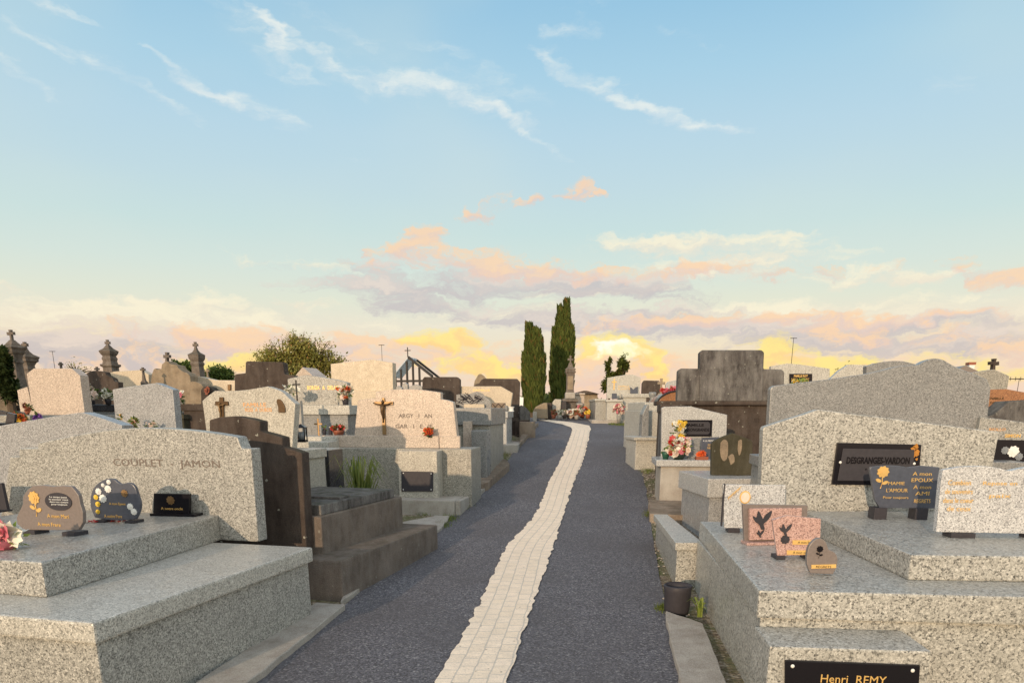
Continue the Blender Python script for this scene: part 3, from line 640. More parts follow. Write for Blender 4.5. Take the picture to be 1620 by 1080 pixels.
# --- L4
A = T('granite_tomb', 'grey gabled headstone leaning beside the brown stepped headstone', 'tomb', 228, 9.4, 15)
A.poly('headstone', [(178, 616), (190, 613.5), (247, 605.5), (273, 616), (279, 680), (184, 680)], 0, .12, GR, .007, flat=(-1, -2)); zb = A.lastpts[-1][1]
A.chest(A.f(160, 650)[0], A.f(282, 650)[0], -1.3, .3, zb, GR); zz = A.o.z + zb
bouquet('vase', 'cobalt blue pot with tall yellow flowers before the grey gabled headstone', 197, 680, Yz(197, 680, zz) , .045, .12, [YEL], 7, BLU, .035, .07, fr=.025, nl=20, cat='vase')
bouquet('flower_arrangement', 'dry brown bouquet in a vase before the grey gabled headstone', 214, 681, Yz(214, 681, zz), .04, .1, [TERR, PALE], 8, CHAR, .025, .05, fr=.02, nl=40, leaf=GRSM)
bouquet('flower_arrangement', 'cream flowers at the foot of the grey gabled headstone', 240, 681, Yz(240, 681, zz), .06, .07, [WPET, PALE], 8, WHT, .03, .03, fr=.025, nl=14)
# --- tombs between
A = T('dark_granite_tomb', 'black granite tomb with white bouquets between two pale headstones', 'tomb', 158, 12.2, 13)
zb = A.f(158, 640)[1]; A.chest(A.f(118, 640)[0], A.f(186, 640)[0], -.7, .9, zb, GRD, mat2=GRB); zz = A.o.z + zb
A.box('kneeling_step', A.f(120, 640)[0], A.f(182, 640)[0], -1.1, -.74, -.3, zb - .12, GRB)
bouquet('flower_arrangement', 'white bouquet on the left of the black granite tomb', 146, 640, 11.8, .11, .16, [WPET, PALE], 14, CHAR, .05, .1, fr=.05)
bouquet('flower_arrangement', 'cream bouquet on the right of the black granite tomb', 172, 640, 11.9, .09, .13, [WPET], 10, CHAR, .05, .09, fr=.045)
A = T('concrete_tomb', 'dark brown scalloped headstone behind the tall rosy headstone', 'tomb', 160, 15, 12)
A.poly('headstone', crsm([(132, 596), (136, 591), (141, 588), (151, 586), (166, 588.5)], 3) + [(168, 593), (178, 598), (180, 603), (187, 604.5), (188, 642), (132, 642)], 0, .14, OLD, .01, flat=(-1, -2)); A.chest(A.f(125, 650)[0], A.f(192, 650)[0], -1.6, .3, A.lastpts[-1][1], OLD)
A = T('granite_tomb', 'low beige granite headstone below the left cross topped pillar', 'tomb', 200, 17, 12)
A.poly('headstone', [(165, 600), (171, 591), (180, 587.5), (222, 585), (235, 592), (236, 628), (165, 628)], 0, .2, GRW, .008, flat=(-1, -2)); A.chest(A.f(160, 650)[0], A.f(240, 650)[0], -1.9, .4, A.lastpts[-1][1], GRW)
A = T('gabled_tomb', 'tall beige stone tomb with scrolled gable topped by a small cross', 'tomb', 268, 16.5, 10)
A.poly('headstone', [(238, 608), (240, 592)] + crsm([(243, 584), (246, 582.5), (248, 585)], 3) + [(255, 583), (256, 576), (262, 571), (266, 572), (269, 575.5), (280, 577.5)] + crsm([(282, 582), (289, 587.5), (296, 590), (300.5, 595)], 3) + [(301.5, 604), (302, 660), (238, 660)], 0, .3, OLD3, .012, flat=(-1, -2))
A.poly('cross', [A_ for A_ in [(261, 572), (264, 572), (263.6, 565.5), (267, 566), (267, 561), (263.8, 561.4), (264.5, 557), (260.5, 557), (261.2, 561.4), (258, 561), (258, 566), (261.4, 565.5)]][::-1], .1, .09, OLD4, .004)
A.poly('side_wall', [(300, 604), (308, 603), (318, 607), (322, 613), (322, 620), (326, 625), (326, 662), (300, 662)], -.05, .4, OLD3, .012); A.chest(A.f(236, 650)[0], A.f(330, 650)[0], -1.3, .6, A.f(268, 662)[1], OLD3)
A = T('rubble_tomb', 'low mossy dark stone tomb littered with pebbles', 'tomb', 300, 12.5, 10)
zb = A.f(300, 655)[1]
A.chest(A.f(276, 650)[0], A.f(335, 650)[0], -.8, .9, zb, OLD5, slab=.07)
bm = bmesh.new()
for _ in range(60):
    x = rnd.uniform(A.f(280, 650)[0], A.f(322, 650)[0]); r = rnd.uniform(.015, .04); bmesh.ops.create_icosphere(bm, subdivisions=1, radius=r, matrix=Matrix.Translation((x, rnd.uniform(-.8, .3), zb + r * .5)) @ Matrix.Diagonal((1.3, 1, .7, 1)))
tag(link('pebbles', bm, CONC, A.e), None, None, kind='stuff')
bouquet('flower_arrangement', 'pink and white bouquet in a green pot beside the grey gabled headstone', 283, 658, 11.8, .10, .2, [PALE, WPET, ROSE], 14, GRN, .06, .17, fr=.045)
A = T('flower_stand', 'dark arched niche with a red flower beside the tall beige gabled tomb', 'niche', 327, 14, 0)
A.poly('arch', crsm([(318, 626), (318, 616), (324, 611), (332, 612), (337, 617)], 3) + [(337, 640), (318, 640)], .0, .3, OLD, .01)
A.box('base', A.f(316, 640)[0], A.f(340, 640)[0], -.05, .35, -.4, A.f(320, 640)[1], OLD); bm = bmesh.new(); petals(bm, (A.f(330, 618)[0], -.04, A.f(330, 618)[1]), .09); link('blossoms', bm, TERR, A.e)
A = T('boundary_wall', 'low beige stone wall with a small bronze fitting behind the white crucifix tomb', 'wall', 335, 17, 4)
A.poly('wall', [(295, 596), (317, 595.5), (341, 601), (375, 601.5), (375, 640), (295, 640)], 0, .25, GRW, .01, flat=(-1, -2)); A.box('footing', A.f(296, 650)[0], A.f(374, 650)[0], .01, .24, -.5, A.lastpts[-1][1], GRW)
A.poly('fitting', [(360, 617), (360, 608), (364.5, 608), (364.5, 617)], -.04, .05, BRZ, .003)

# --- C2 white crucifix tomb
def christ(q, u, v, hpx, y0, mat, parent, arms=True):
    x, z = q.f(u, v, y0); k = abs(q.f(u, v - hpx, y0)[1] - z)      # height of the figure
    bm = bmesh.new(); y = y0 - .012
    tube(bm, [(x, y, z), (x + .02 * k, y - .01, z + .25 * k), (x - .02 * k, y - .008, z + .48 * k), (x, y - .008, z + .7 * k), (x, y, z + .84 * k)], [.03 * k, .05 * k, .075 * k, .10 * k, .045 * k], 8)
    tube(bm, [(x, y - .005, z + .82 * k), (x + .02 * k, y - .01, z + .92 * k), (x + .02 * k, y - .01, z + 1.0 * k)], [.03 * k, .06 * k, .03 * k], 8)
    for sx in (-1, 1): tube(bm, [(x, y, z + .77 * k), (x + sx * .25 * k, y, z + .80 * k), (x + sx * .44 * k, y, z + .87 * k)], [.05 * k, .032 * k, .022 * k], 6)
    bmesh.ops.remove_doubles(bm, verts=bm.verts, dist=.0005); return link('figure', bm, mat, parent, True)
A = T('granite_tomb', 'white granite tomb with bronze crucifix and arched portrait behind the brown headstone', 'tomb', 400, 8.6, 15)
A.poly('headstone', crsm([(320, 634), (329, 626), (340, 618)], 3) + crsm([(360, 618.5), (380, 617.5), (400, 615), (423, 611)], 3) + crsm([(434, 614.5), (446, 619.5), (457, 630), (467, 638.5)], 4) + [(462, 708), (330, 708)], 0, .11, GRL, .006, flat=(-1, -2)); zb = A.lastpts[-1][1]
A.chest(A.f(312, 650)[0], A.f(488, 650)[0], -1.0, .3, zb, GRL)
cp = A.poly('crucifix', [(347, 661), (353.5, 661), (353, 641), (360, 641), (360, 634.5), (352.5, 634.5), (352.5, 628), (346.5, 628), (346.5, 634.5), (340, 634.5), (340, 641), (347, 641)][::-1], -.025, .024, BRZ, .004); christ(A, 350, 658, 22, -.028, BRZL, cp)
pt = A.poly('portrait_relief', [(440, 652), (440, 644)] + crsm([(437.5, 636), (438, 632), (441, 631), (445, 634), (449, 641)], 3) + [(450.5, 645), (450.5, 652)], -.02, .019, BRZ, .003)
A.text('FAMILLE', 403, 640, 36, 0, ORNG, h=6); A.text('ROSE  A  DUBOIS', 409, 648, 42, 0, ORNG, h=6)
# --- C0 block
B = T('granite_tomb', 'small pale granite block with a black strip as shaded gap, left of the crucifix double tomb', 'tomb', 500, 8.9, 10)
zb = B.f(490, 711)[1]; B.box('block', B.f(462, 711)[0], B.f(512, 711)[0], 0, .5, -.3, zb, GRL, .01); B.box('shaded_gap', B.f(512.3, 711)[0], B.f(518, 711)[0], .02, .45, -.3, zb - .01, GRD, .004)  # black strip put in for the dark, shaded gap at the block's right end

# --- C3
A = T('granite_tomb', 'grey granite tomb with gilt name and bouquet in front of the big beige headstone', 'tomb', 503, 12, 9)
A.poly('headstone', [(455, 599), (484, 593), (501, 595), (530, 600), (549, 605), (551, 641), (456, 641)], .0, .16, GR, .008, flat=(-1, -2)); zb = A.lastpts[-1][1]
x0, x1 = A.f(476, 650, -.3)[0], A.f(552, 650, -.3)[0]
A.box('ledger_slab', x0, x1 + .05, -.4, .2, zb - .14, zb, GRL, .008); A.box('plinth', x0 + .02, x1, -.36, .19, -.4, zb - .14, GRB, .006)
A.box('backing', A.f(452, 640)[0], x0 - .005, -.01, .2, -.4, zb, GR, .006)
zp = A.f(500, 688, -.5)[1]; A.box('front_step', x0 - .1, x1 + .1, -1.1, -.37, -.4, zp, GRL, .008)
A.box('footing', A.f(466, 700, -1.1)[0], x1 + .1, -1.4, -1.105, -.4, A.f(500, 697, -1.1)[1], GRL, .01)
A.text('BORGIA   A   DELAGE', 512, 613, 52, 0, GOLD, h=6.5, bold=.02)
zz = A.o.z + zb; zs = A.o.z + zp
bouquet('flower_arrangement', 'cream and orange bouquet at the right of the gilt lettered headstone', 547, 643, 11.75, .12, .17, [WPET, PALE, WPET, ORA], 22, CHAR, .05, .12, fr=.045)
bouquet('flower_arrangement', 'small white bouquet at the left of the gilt lettered headstone', 461, 622, 11.6, .11, .09, [WPET, WPET], 14, None, fr=.04, nl=30)
q = Tz('memorial_plaque', 'slate book plaque standing below the gilt lettering', 'plaque', 506, 643, zz, 12); q.poly('tablet', [(495, 642), (497, 629), (506, 627), (515, 629), (513, 642)], 0, .03, SLATE, .003)
q = Tz('memorial_plaque', 'dark diamond plaque tilted on its corner beside the cream bouquet', 'plaque', 536, 645, zz, 10); q.poly('tablet', [(536, 645), (528, 637), (537, 628.5), (545.5, 637)], 0, .03, CHAR, .003); q.text('A NOTRE\nAMI', 536.5, 637, 8, 0, GOLD, h=6)
q = Tz('statuette', 'tiny dark statuette between the slate book and the diamond plaque', 'statuette', 519, 644, zz, 0); bm = bmesh.new(); sq(bm, [(.04, 0), (.035, .02), (.018, .03), (.028, .05), (.014, .075), (.02, .085), (.008, .1)], n=8); link('figure', bm, BRZ, q.e, True)
q = T('iron_cross', 'thin wrought iron cross rising left of the gilt lettered headstone', 'cross', 471.5, 11.0, 0)
zt0 = q.f(471, 634)[1]; q.box('base', -.06, .06, -.06, .06, -.5, zt0, CONC)
bm = bmesh.new(); zt = q.f(471, 601)[1]; za = q.f(471, 608)[1]; bx(bm, -.009, .009, -.009, .009, zt0 - .02, zt); bx(bm, -.055, -.009, -.008, .008, za - .01, za + .01); bx(bm, .009, .055, -.008, .008, za - .01, za + .01); link('cross', bm, IRON, q.e)
def lantern(u, v, Y, w, h, label, mat=BLK):
    p = aty(u, v, Y); e = bpy.data.objects.new('grave_lantern', None); COL.objects.link(e); e.location = p; tag(e, label, 'lantern')
    bm = bmesh.new(); sq(bm, [(w, 0), (w, h * .12), (w * .85, h * .14)]); sq(bm, [(w, h * .82), (w * 1.05, h * .86), (w * .3, h), (w * .1, h * 1.05)])
    for sx in (-1, 1):
        for sy in (-1, 1): bx(bm, sx * w * .85 - .006, sx * w * .85 + .006, sy * w * .85 - .006, sy * w * .85 + .006, h * .13, h * .83)
    link('frame', bm, mat, e); bm = bmesh.new(); sq(bm, [(w * .5, h * .14), (w * .5, h * .6)], n=12); link('candle', bm, GLS, e, True); return e
lantern(477.5, 699, Yz(477.5, 699, zs), .06, .2, 'black grave lantern at the foot of the gilt lettered tomb')
bouquet('vase', 'small dark vase left of the white candle on the low step', 513.5, 689, 11.2, .02, .03, [TERR], 2, CHAR, .03, .09, fr=.02, nl=8, cat='vase')
q = T('grave_candle', 'white candle in dark holder on the low step', 'candle', 521, 11.25, 0, z=zs); bm = bmesh.new(); sq(bm, [(.035, 0), (.035, .01), (.03, .02), (.03, .11)], n=12); link('holder', bm, CHAR, q.e, True); bm = bmesh.new(); sq(bm, [(.02, .11), (.02, .13)], n=12); link('candle', bm, WHT, q.e, True)
q = T('metal_cross', 'small tarnished cross standing on the low step', 'cross', 502, 11.3, 0, z=zs); bm = bmesh.new(); pz(bm, cross_pts(0, 0, .25, .022, .12, .17), -.01, .01); link('cross', bm, BRZL, q.e)
bouquet('planter', 'wide red brown planter of dried plants on the low step', 536, 689, 11.2, .1, .06, [RED, TERR], 10, TERR, .085, .08, fr=.035, nl=40, cat='planter')

# --- C4 big beige headstone and lower course
A = T('granite_tomb', 'very tall plain beige headstone left of the glass framed chapel', 'tomb', 572, 14.2, 6)
A.poly('headstone', [(523, 575.5), (555, 572), (589, 568.3), (621, 573.5), (622, 619), (525, 619)], 0, .25, GRW, .008, flat=(-1, -2)); zb = A.lastpts[-1][1]
A.box('base_course', A.f(524, 650)[0], A.f(624, 650)[0], -.08, .27, -.5, zb, GRW, .008); A.box('plinth', A.f(520, 650)[0], A.f(622, 650)[0], -1.6, -.1, -.5, A.f(560, 662)[1], GRW)
# --- C1 crucifix tomb
A = T('granite_tomb', 'wide rosy granite tomb with bronze crucifix beside the path on the left', 'tomb', 725, 10.7, 9)
hp = [(566, 633), (580, 631), (594, 629.3), (594.8, 620)] + crsm([(622, 615.8), (645, 615.4), (667, 616.3), (697, 620.5)], 3) + [(697.3, 631)] + [(708, 632.8), (717, 636), (726, 715), (558, 715)]
A.poly('headstone', hp, 0, .14, GRP, .008, flat=(-1, -2)); zb = A.lastpts[-1][1]
cp = A.poly('crucifix', [(605, 687), (610.5, 687), (608, 640), (621.5, 640), (621.5, 635), (608.5, 635), (608, 629), (604, 629), (604, 635), (592, 635), (592, 640), (603.5, 640)][::-1], -.03, .028, BRZL, .004); christ(A, 606.5, 668, 36, -.034, BRZ, cp)
A.text('ARGY   I   AN', 657, 657.5, 53, 0, GREYL, h=6.5, bold=.015); A.text('GAR   I   E   IE', 655, 674, 59, 0, GREYL, h=6.5, bold=.015)
yb = -.1; xa, xc = A.f(510, 700, yb)[0], A.f(727, 700, yb)[0]
zc = A.f(640, 689, yb)[1]; zd = A.f(640, 708, yb)[1]
A.box('base_course', xa, A.f(694, 700, yb)[0], yb, -.003, zd, zc, GRP, .006); A.box('base_course', A.f(694.4, 700, yb)[0], xc, yb + .02, -.003, zd, zc, GRP, .006)
A.box('rear_course', xa, xc, 0, .2, zd, zb, GRP, .006) if zb > zd else None
A.box('body', A.f(519, 715, -.3)[0], A.f(746, 715, -.3)[0], -.32, .35, -.4, zd, GR, .01)
y2 = -.62; A.box('planter_block', A.f(629, 712, y2)[0], A.f(691, 712, y2)[0], y2, -.325, -.4, A.f(660, 713, y2)[1], GRL, .008)
pl = A.poly('name_plate', [(635, 777), (635, 745), (685, 746), (685, 777)], y2 - .015, .014, CHAR, .003)
for p in ((638, 748), (682, 749), (638, 774), (682, 774)): screw(A, p, y2 - .016, .008, pl)
zk = A.f(680, 791, -.9)[1]; A.box('step', A.f(560, 800, -.9)[0], A.f(719, 800, -.9)[0], -.9, -.3, -.4, zk, CONC, .012)
A.box('side_ledge', A.f(719, 800, -.9)[0] + .004, A.f(722, 800, -.9)[0] + .05, -.88, 1.2, -.4, zk - .004, CONC, .01)
bouquet('flower_arrangement', 'red orange flower ball at the foot of the lettered crucifix headstone', 679, 691, aty(679, 691, 10.63).y, .07, .075, [ORA, RED, ORA], 16, DGR, .04, .03, fr=.035, nl=24)
def tuft(name, label, x, y, z, n, h, sp, mat, cat='plant', w=.012, group=None):
    bm = bmesh.new()
    for _ in range(n):
        a = rnd.uniform(0, 6.283); q = rnd.uniform(.15, 1) * sp; hh = h * rnd.uniform(.55, 1); o = Vector((x + rnd.uniform(-.05, .05) * sp * 2, y + rnd.uniform(-.05, .05) * sp * 2, z)); s = Vector((-math.sin(a), math.cos(a), 0)) * w
        pts = [o, o + Vector((math.cos(a) * q * .3, math.sin(a) * q * .3, hh * .65)), o + Vector((math.cos(a) * q * .75, math.sin(a) * q * .75, hh)), o + Vector((math.cos(a) * q * 1.15, math.sin(a) * q * 1.15, hh * .82))]
        prev = None
        for i, p in enumerate(pts):
            k = (1, .8, .5, .08)[i]; cur = (bm.verts.new(p - s * k), bm.verts.new(p + s * k))
            if prev: bm.faces.new((prev[0], prev[1], cur[1], cur[0]))
            prev = cur
    return tag(link(name, bm, mat), label, cat, group)
p = aty(571, 780, 8.3); tuft('fountain_grass', 'yellow green spiky plant behind the brown sarcophagus tomb', p.x, p.y, gz(8.3), 130, 1.0, .34, GRSM)

# --- left of the path further on
A = T('granite_tomb', 'grey and beige granite tomb squeezed right of the crucifix double headstone', 'tomb', 746, 12.4, 8)
zb = A.f(760, 668)[1]; xa, xb2 = A.f(722, 700)[0], A.f(775, 700)[0]
A.box('body', xa, xb2, 0, 1.5, -.4, A.f(750, 672)[1], GR, .01); A.box('pillar', A.f(733, 700, -.12)[0], A.f(747, 700, -.12)[0], -.13, -.01, -.3, A.f(740, 666, -.12)[1], GRP, .008)
zs2 = A.f(750, 645)[1]; A.box('ledger_slab', xa - .03, xb2 + .04, -.06, 1.5, A.f(750, 672)[1], zs2, GRB, .01)
A.box('kneeling_slab', A.f(748, 715, -.3)[0], xb2 + .02, -.42, -.02, -.4, A.f(760, 680, -.3)[1], GRB, .02)
B = T('granite_tomb', 'stepped grey granite tomb with a beige trapezoid headstone before the cypresses', 'tomb', 801, 15.6, 4)
B.poly('headstone', [(704, 619.5), (721, 610.8), (792, 610.8), (811, 621.5), (806, 655), (704, 655)], .9, .2, GRW, .008, flat=(-1, -2))
zt2, zm = B.f(790, 650.5)[1], B.f(790, 661)[1]; xa, xb2 = B.f(735, 680)[0], B.f(801.5, 680)[0]
B.box('body', xa, xb2, 0, 1.6, -.4, zm, GRL, .01); B.box('ledger_slab', xa - .03, xb2 + .03, -.04, 1.65, zm, zt2, GRL, .01)
B.box('kerb_step', B.f(770, 705, -.25)[0], B.f(819, 705, -.25)[0], -.28, 2.2, -.4, B.f(800, 703, -.25)[1], CONC, .012)
B.text('FAMILLE', 762, 617, 26, .9, GOLD, h=3); zz = B.o.z + zt2
q = Tz('memorial_plaque', 'wide grey carved book plaque before the beige trapezoid headstone', 'plaque', 745, 648, zz, 4, Y=16.1)
q.poly('tablet', [(722, 642), (722, 624), (733, 622.5), (740, 624), (748, 621), (755, 619), (763, 622), (768, 628), (776, 634), (778, 645), (768, 649), (724, 649)], 0, .06, GRB, .004)
bm = bmesh.new()
for _ in range(34):
    u = rnd.uniform(725, 762); v = rnd.uniform(626, 637); x, z = q.f(u, v); a = rnd.uniform(-.9, .9); L = rnd.uniform(.04, .11); tube(bm, [(x - math.cos(a) * L, -.004, z - math.sin(a) * L), (x + math.cos(a) * L, -.004, z + math.sin(a) * L)], .007, 4)
link('carved_relief', bm, CHAR, q.e)
q.box('base', q.f(735, 648)[0], q.f(767, 648)[0], -.1, -.002, 0, q.f(750, 639)[1], GRW, .005)
q = Tz('planter', 'brown woven trough on top of the stepped grey granite tomb', 'planter', 788, 651, zz, 4, Y=16.0); x0, x1 = q.f(778, 650)[0], q.f(799, 650)[0]; q.box('trough', x0, x1, 0, .16, 0, q.f(788, 637)[1], CONB, .006)
bm = bmesh.new(); zr = q.f(788, 637)[1]; xm = (x0 + x1) / 2; [tube(bm, [(a, -.006, .02), (b, -.006, zr - .015)], .008, 4) for a, b in ((x0 + .01, xm), (xm, x0 + .01), (xm, x1 - .01), (x1 - .01, xm))]; link('lattice', bm, OLD, q.e)
q = Tz('grave_lantern', 'white grave lantern at the corner of the stepped grey granite tomb', 'lantern', 809, 655, zz, 0, Y=15.8); k = abs(q.f(814, 650)[0]); zt_ = q.f(809, 643)[1]
bm = bmesh.new(); sq(bm, [(k * .9, 0), (k * .9, zt_ * .12), (k * .7, zt_ * .2), (k * .75, zt_ * .8), (k, zt_ * .88), (k, zt_)], n=12); link('body', bm, WHT, q.e)
q = Tz('vase', 'little grey jar beside the white grave lantern', 'vase', 801, 654, zz, 0, Y=15.9); bm = bmesh.new(); sq(bm, [(.03, 0), (.04, .05), (.03, .1), (.035, .12)], n=12); link('jar', bm, GRB, q.e, True)
# dark headstones behind
for i, (px, Y, lb) in enumerate((
    ([(668, 600), (671, 596), (723, 596), (728, 600), (728, 640), (668, 640)], 16.5, 'dark brown rounded slab headstone just right of the glass framed chapel'),
    ([(748, 612), (752, 608), (758, 606), (761, 601), (765, 598.5), (818, 599), (822.5, 604), (821, 660), (748, 660)], 18.5, 'dark brown rounded slab headstone behind the beige trapezoid headstone'))):
    A = T('concrete_tomb', lb, 'tomb', px[0][0] + 30, Y, 4); A.poly('headstone', px, 0, .16, OLD, .02, flat=(-1, -2)); A.chest(A.f(px[-1][0], 650)[0], A.f(px[-2][0], 650)[0], -1.2 if i == 0 else -.4, .4, A.lastpts[-1][1], OLD)
A = T('stone_marker', 'pale weathered rounded stone marker between the two dark slab headstones', 'headstone', 760, 20, 0); A.poly('stone', [(749, 612), (751, 602), (754, 597)] + crsm([(756, 593), (760, 591), (765, 594), (769, 598)], 3) + [(771, 640), (749, 640)], 0, .3, OLD3, .02); A.box('base', A.f(745, 640)[0], A.f(775, 640)[0], -.05, .4, -.4, A.f(760, 640)[1], OLD3)
A = T('concrete_tomb', 'pair of dark slanted concrete slabs before the left cypress', 'tomb', 826, 18.2, 2)
A.poly('headstone', [(812, 643), (815, 640.5), (823, 642), (823, 660), (812, 660)], 0, .12, OLD, .008); A.poly('side_slab', [(822, 642), (825, 640.5), (833, 645.5), (838.5, 652), (838.5, 672), (822, 672)], -.25, .2, OLD2, .01)
A.box('plinth', A.f(815, 670, -.4)[0], A.f(838, 670, -.4)[0], -.45, .8, -.4, A.f(830, 664, -.4)[1], OLD, .01); A.box('step', A.f(822, 675, -.6)[0], A.f(847, 675, -.6)[0], -.7, -.455, -.4, A.f(830, 667, -.6)[1], CONB, .012)
A = T('notice_board', 'small white upright board before the left cypress', 'sign', 824.5, 21.5, 8); A.poly('board', [(821, 643), (821, 627), (828, 628.5), (827.5, 643)], 0, .04, WHT, .003); A.box('post', -.03, .03, .045, .09, -.3, A.f(824, 632)[1], IRON)
p = ray_ground(791, 716); tuft('weeds', 'green weeds growing at the corner of the stepped grey granite tomb', p[0] - .1, p[1] + .15, gz(p[1]), 60, .28, .25, GRSM, 'weeds')
p = ray_ground(812, 712)

# ================================================================ crest of the path
A = T('stone_marker', 'rough beige stone stack right of the left cypress', 'headstone', 855, 22, 0)
A.poly('stone', [(843, 662), (844, 650), (848, 643), (854, 640), (860, 637), (866, 637), (867, 662)], 0, .4, OLD3, .03); A.box('pot', A.f(843, 655, -.3)[0], A.f(849, 655, -.3)[0], -.4, -.2, -.3, A.f(846, 651, -.3)[1], CONC, .02)
A = T('concrete_tomb', 'narrow brown concrete tomb beside the rough beige stack', 'tomb', 868, 22.4, 0); A.box('body', A.f(863, 650)[0], A.f(873, 650)[0], 0, 1, -.3, A.f(868, 637)[1], OLD, .02)
A = T('granite_tomb', 'small white upright tomb left of the stone cross monument', 'tomb', 880, 22.8, 3)
A.poly('headstone', [(873.5, 657), (874, 636), (878, 631), (888, 631.5), (886, 657)], 0, .5, GRL, .012); A.poly('side_slab', [(884, 658), (885, 640), (891, 634), (896, 634), (896, 658)], .1, .6, GRD, .01); A.box('plinth', A.f(873, 650)[0], A.f(897, 650)[0], .0, .9, -.3, A.f(880, 657)[1], GRL)
# cross monument
A = T('cross_monument', 'tall carved stone monument with cross standing before the right cypress', 'monument', 901, 23.5, 0)
k = abs(A.f(902, 650)[0] - A.f(901, 650)[0]); Z = lambda v: A.f(901, v)[1]
bm = bmesh.new(); sq(bm, [(11 * k, -.3), (11 * k, Z(660)), (9.5 * k, Z(659)), (9.5 * k, Z(637)), (13 * k, Z(635)), (13 * k, Z(632)), (10 * k, Z(630))]); link('base', bm, OLD4, A.e, bevel=.012)
bm = bmesh.new(); sq(bm, [(7.5 * k, Z(630)), (7.5 * k, Z(622)), (6.5 * k, Z(620.5))]); link('pedestal', bm, CONC, A.e, bevel=.01)
bm = bmesh.new(); sq(bm, [(6.3 * k, Z(620.5)), (6.3 * k, Z(619)), (5.7 * k, Z(618)), (5.7 * k, Z(593)), (6.6 * k, Z(592)), (6.6 * k, Z(590))]); 
bm2 = bmesh.new(); bx(bm2, -4 * k, 4 * k, -5.9 * k, -5.5 * k, Z(616), Z(595)); sh = link('shaft', bm, OLD4, A.e, bevel=.008); link('carved_panel', bm2, OLD3, sh, bevel=.006)
bm = bmesh.new(); sq(bm, [(7.5 * k, Z(590)), (8.5 * k, Z(588)), (7 * k, Z(587)), (8 * k, Z(584)), (4 * k, Z(580)), (2.4 * k, Z(574))]); link('capital', bm, OLD4, A.e, bevel=.006)
bm = bmesh.new(); pz(bm, cross_pts(0, Z(577), Z(562.5), 2.4 * k, 9 * k, Z(568.5), 1.5), -1.2 * k, 1.2 * k); link('cross', bm, OLD4, A.e, bevel=.008)
for (x, Y, u, v0, v1, w, mt, lb) in ((0, 24, 915, 655, 621.5, 18, GRP, 'pinkish granite tomb right of the stone cross monument'), (0, 23, 917, 657, 638, 8, CONC, 'low pale stone box under the pinkish granite tomb')):
    A = T('granite_tomb', lb, 'tomb', u, Y, 2); A.box('body', A.f(u - w / 2, 650)[0], A.f(u + w / 2, 650)[0], 0, .9, -.3, A.f(u, v1 + 3)[1], mt, .02); A.box('ledger_slab', A.f(u - w / 2 - 1, 650)[0], A.f(u + w / 2 + 1, 650)[0], -.05, .95, A.f(u, v1 + 3)[1], A.f(u, v1)[1], mt, .02)
bouquet('flower_arrangement', 'mixed bouquet at the right foot of the stone cross monument', 921, 661, 22.5, .16, .2, [ROSE, WPET, ORA], 12, TERR, .08, .12, fr=.07)
bouquet('flower_arrangement', 'pale bouquet at the left foot of the stone cross monument', 905, 662, 22.3, .25, .15, [WPET, PALE, TERR], 14, TERR, .08, .08, fr=.08)
for i, u in enumerate((876, 885, 893, 912, 930)):
    p = aty(u, 664, 21.6); bouquet('potted_plant', ['first potted plant from the left along the crest of the path', 'second potted plant from the left along the crest of the path', 'third potted plant from the left along the crest of the path', 'fourth potted plant from the left along the crest of the path', 'fifth potted plant from the left along the crest of the path'][i], u, 662 + (i % 2), 22.0, .1, .12, [[TERR], [WPET], [PALE], [TERR], [YEL]][i], 4, [TERR, CONC, OLD, CONC, TERR][i], .07, .12, fr=.05, nl=30, cat='plant', group='potted plants along the crest')

# ================================================================ right side
# --- R7 white tomb with gold cross
A = T('granite_tomb', 'white granite tomb with gold cross and side wing at the crest of the path', 'tomb', 1000, 21.3, 2)
zb = A.f(1000, 623, .3)[1]
A.poly('headstone', [(961, 597.5), (975, 594.8), (989, 592.8), (1001, 592.3), (1013.5, 597), (1012, 630), (960, 630)], .5, .16, GRL, .01)
A.box('body', A.f(986, 640)[0], A.f(1022, 640)[0], 0, 1.6, -.3, zb - .1, GRL, .01); A.box('ledger_slab', A.f(984, 640)[0], A.f(1027, 640)[0], -.05, 1.65, zb - .1, zb, GRL, .01)
z2 = A.f(970, 632, -.3)[1]; A.box('side_wing', A.f(960.5, 640, -.3)[0], A.f(985.5, 640, -.3)[0], -.3, 1.5, -.3, z2 - .06, GRL, .01); A.box('wing_slab', A.f(958.5, 640, -.3)[0], A.f(985, 640, -.3)[0], -.34, 1.55, z2 - .06, z2, GRL, .01)
A.box('outer_wing', A.f(942, 645, .1)[0], A.f(960, 645, .1)[0] - .02, .1, 2.6, -.3, A.f(942, 634, .1)[1], GR, .01); A.box('outer_slab', A.f(940.5, 645, .1)[0], A.f(960, 645, .1)[0] - .02, .06, 2.65, A.f(942, 634, .1)[1], A.f(942, 630.5, .1)[1], GRL, .01)
A.box('footing', A.f(936, 660, -.5)[0], A.f(1030, 660, -.5)[0], -.55, 2.8, -.3, A.f(980, 664, -.5)[1], CONC, .015)
bm = bmesh.new(); x, z = A.f(971.5, 608, .5); pz(bm, cross_pts(x, z - .15, z + .15, .03, .13, z + .07), .49, .501); link('gold_cross', bm, GOLD, A.e)
A.text('FAMILLE', 987, 611, 17, .5, GOLD, h=2.6); A.text('DE LA MOTTE', 987, 615, 19, .5, GOLD, h=2.6)
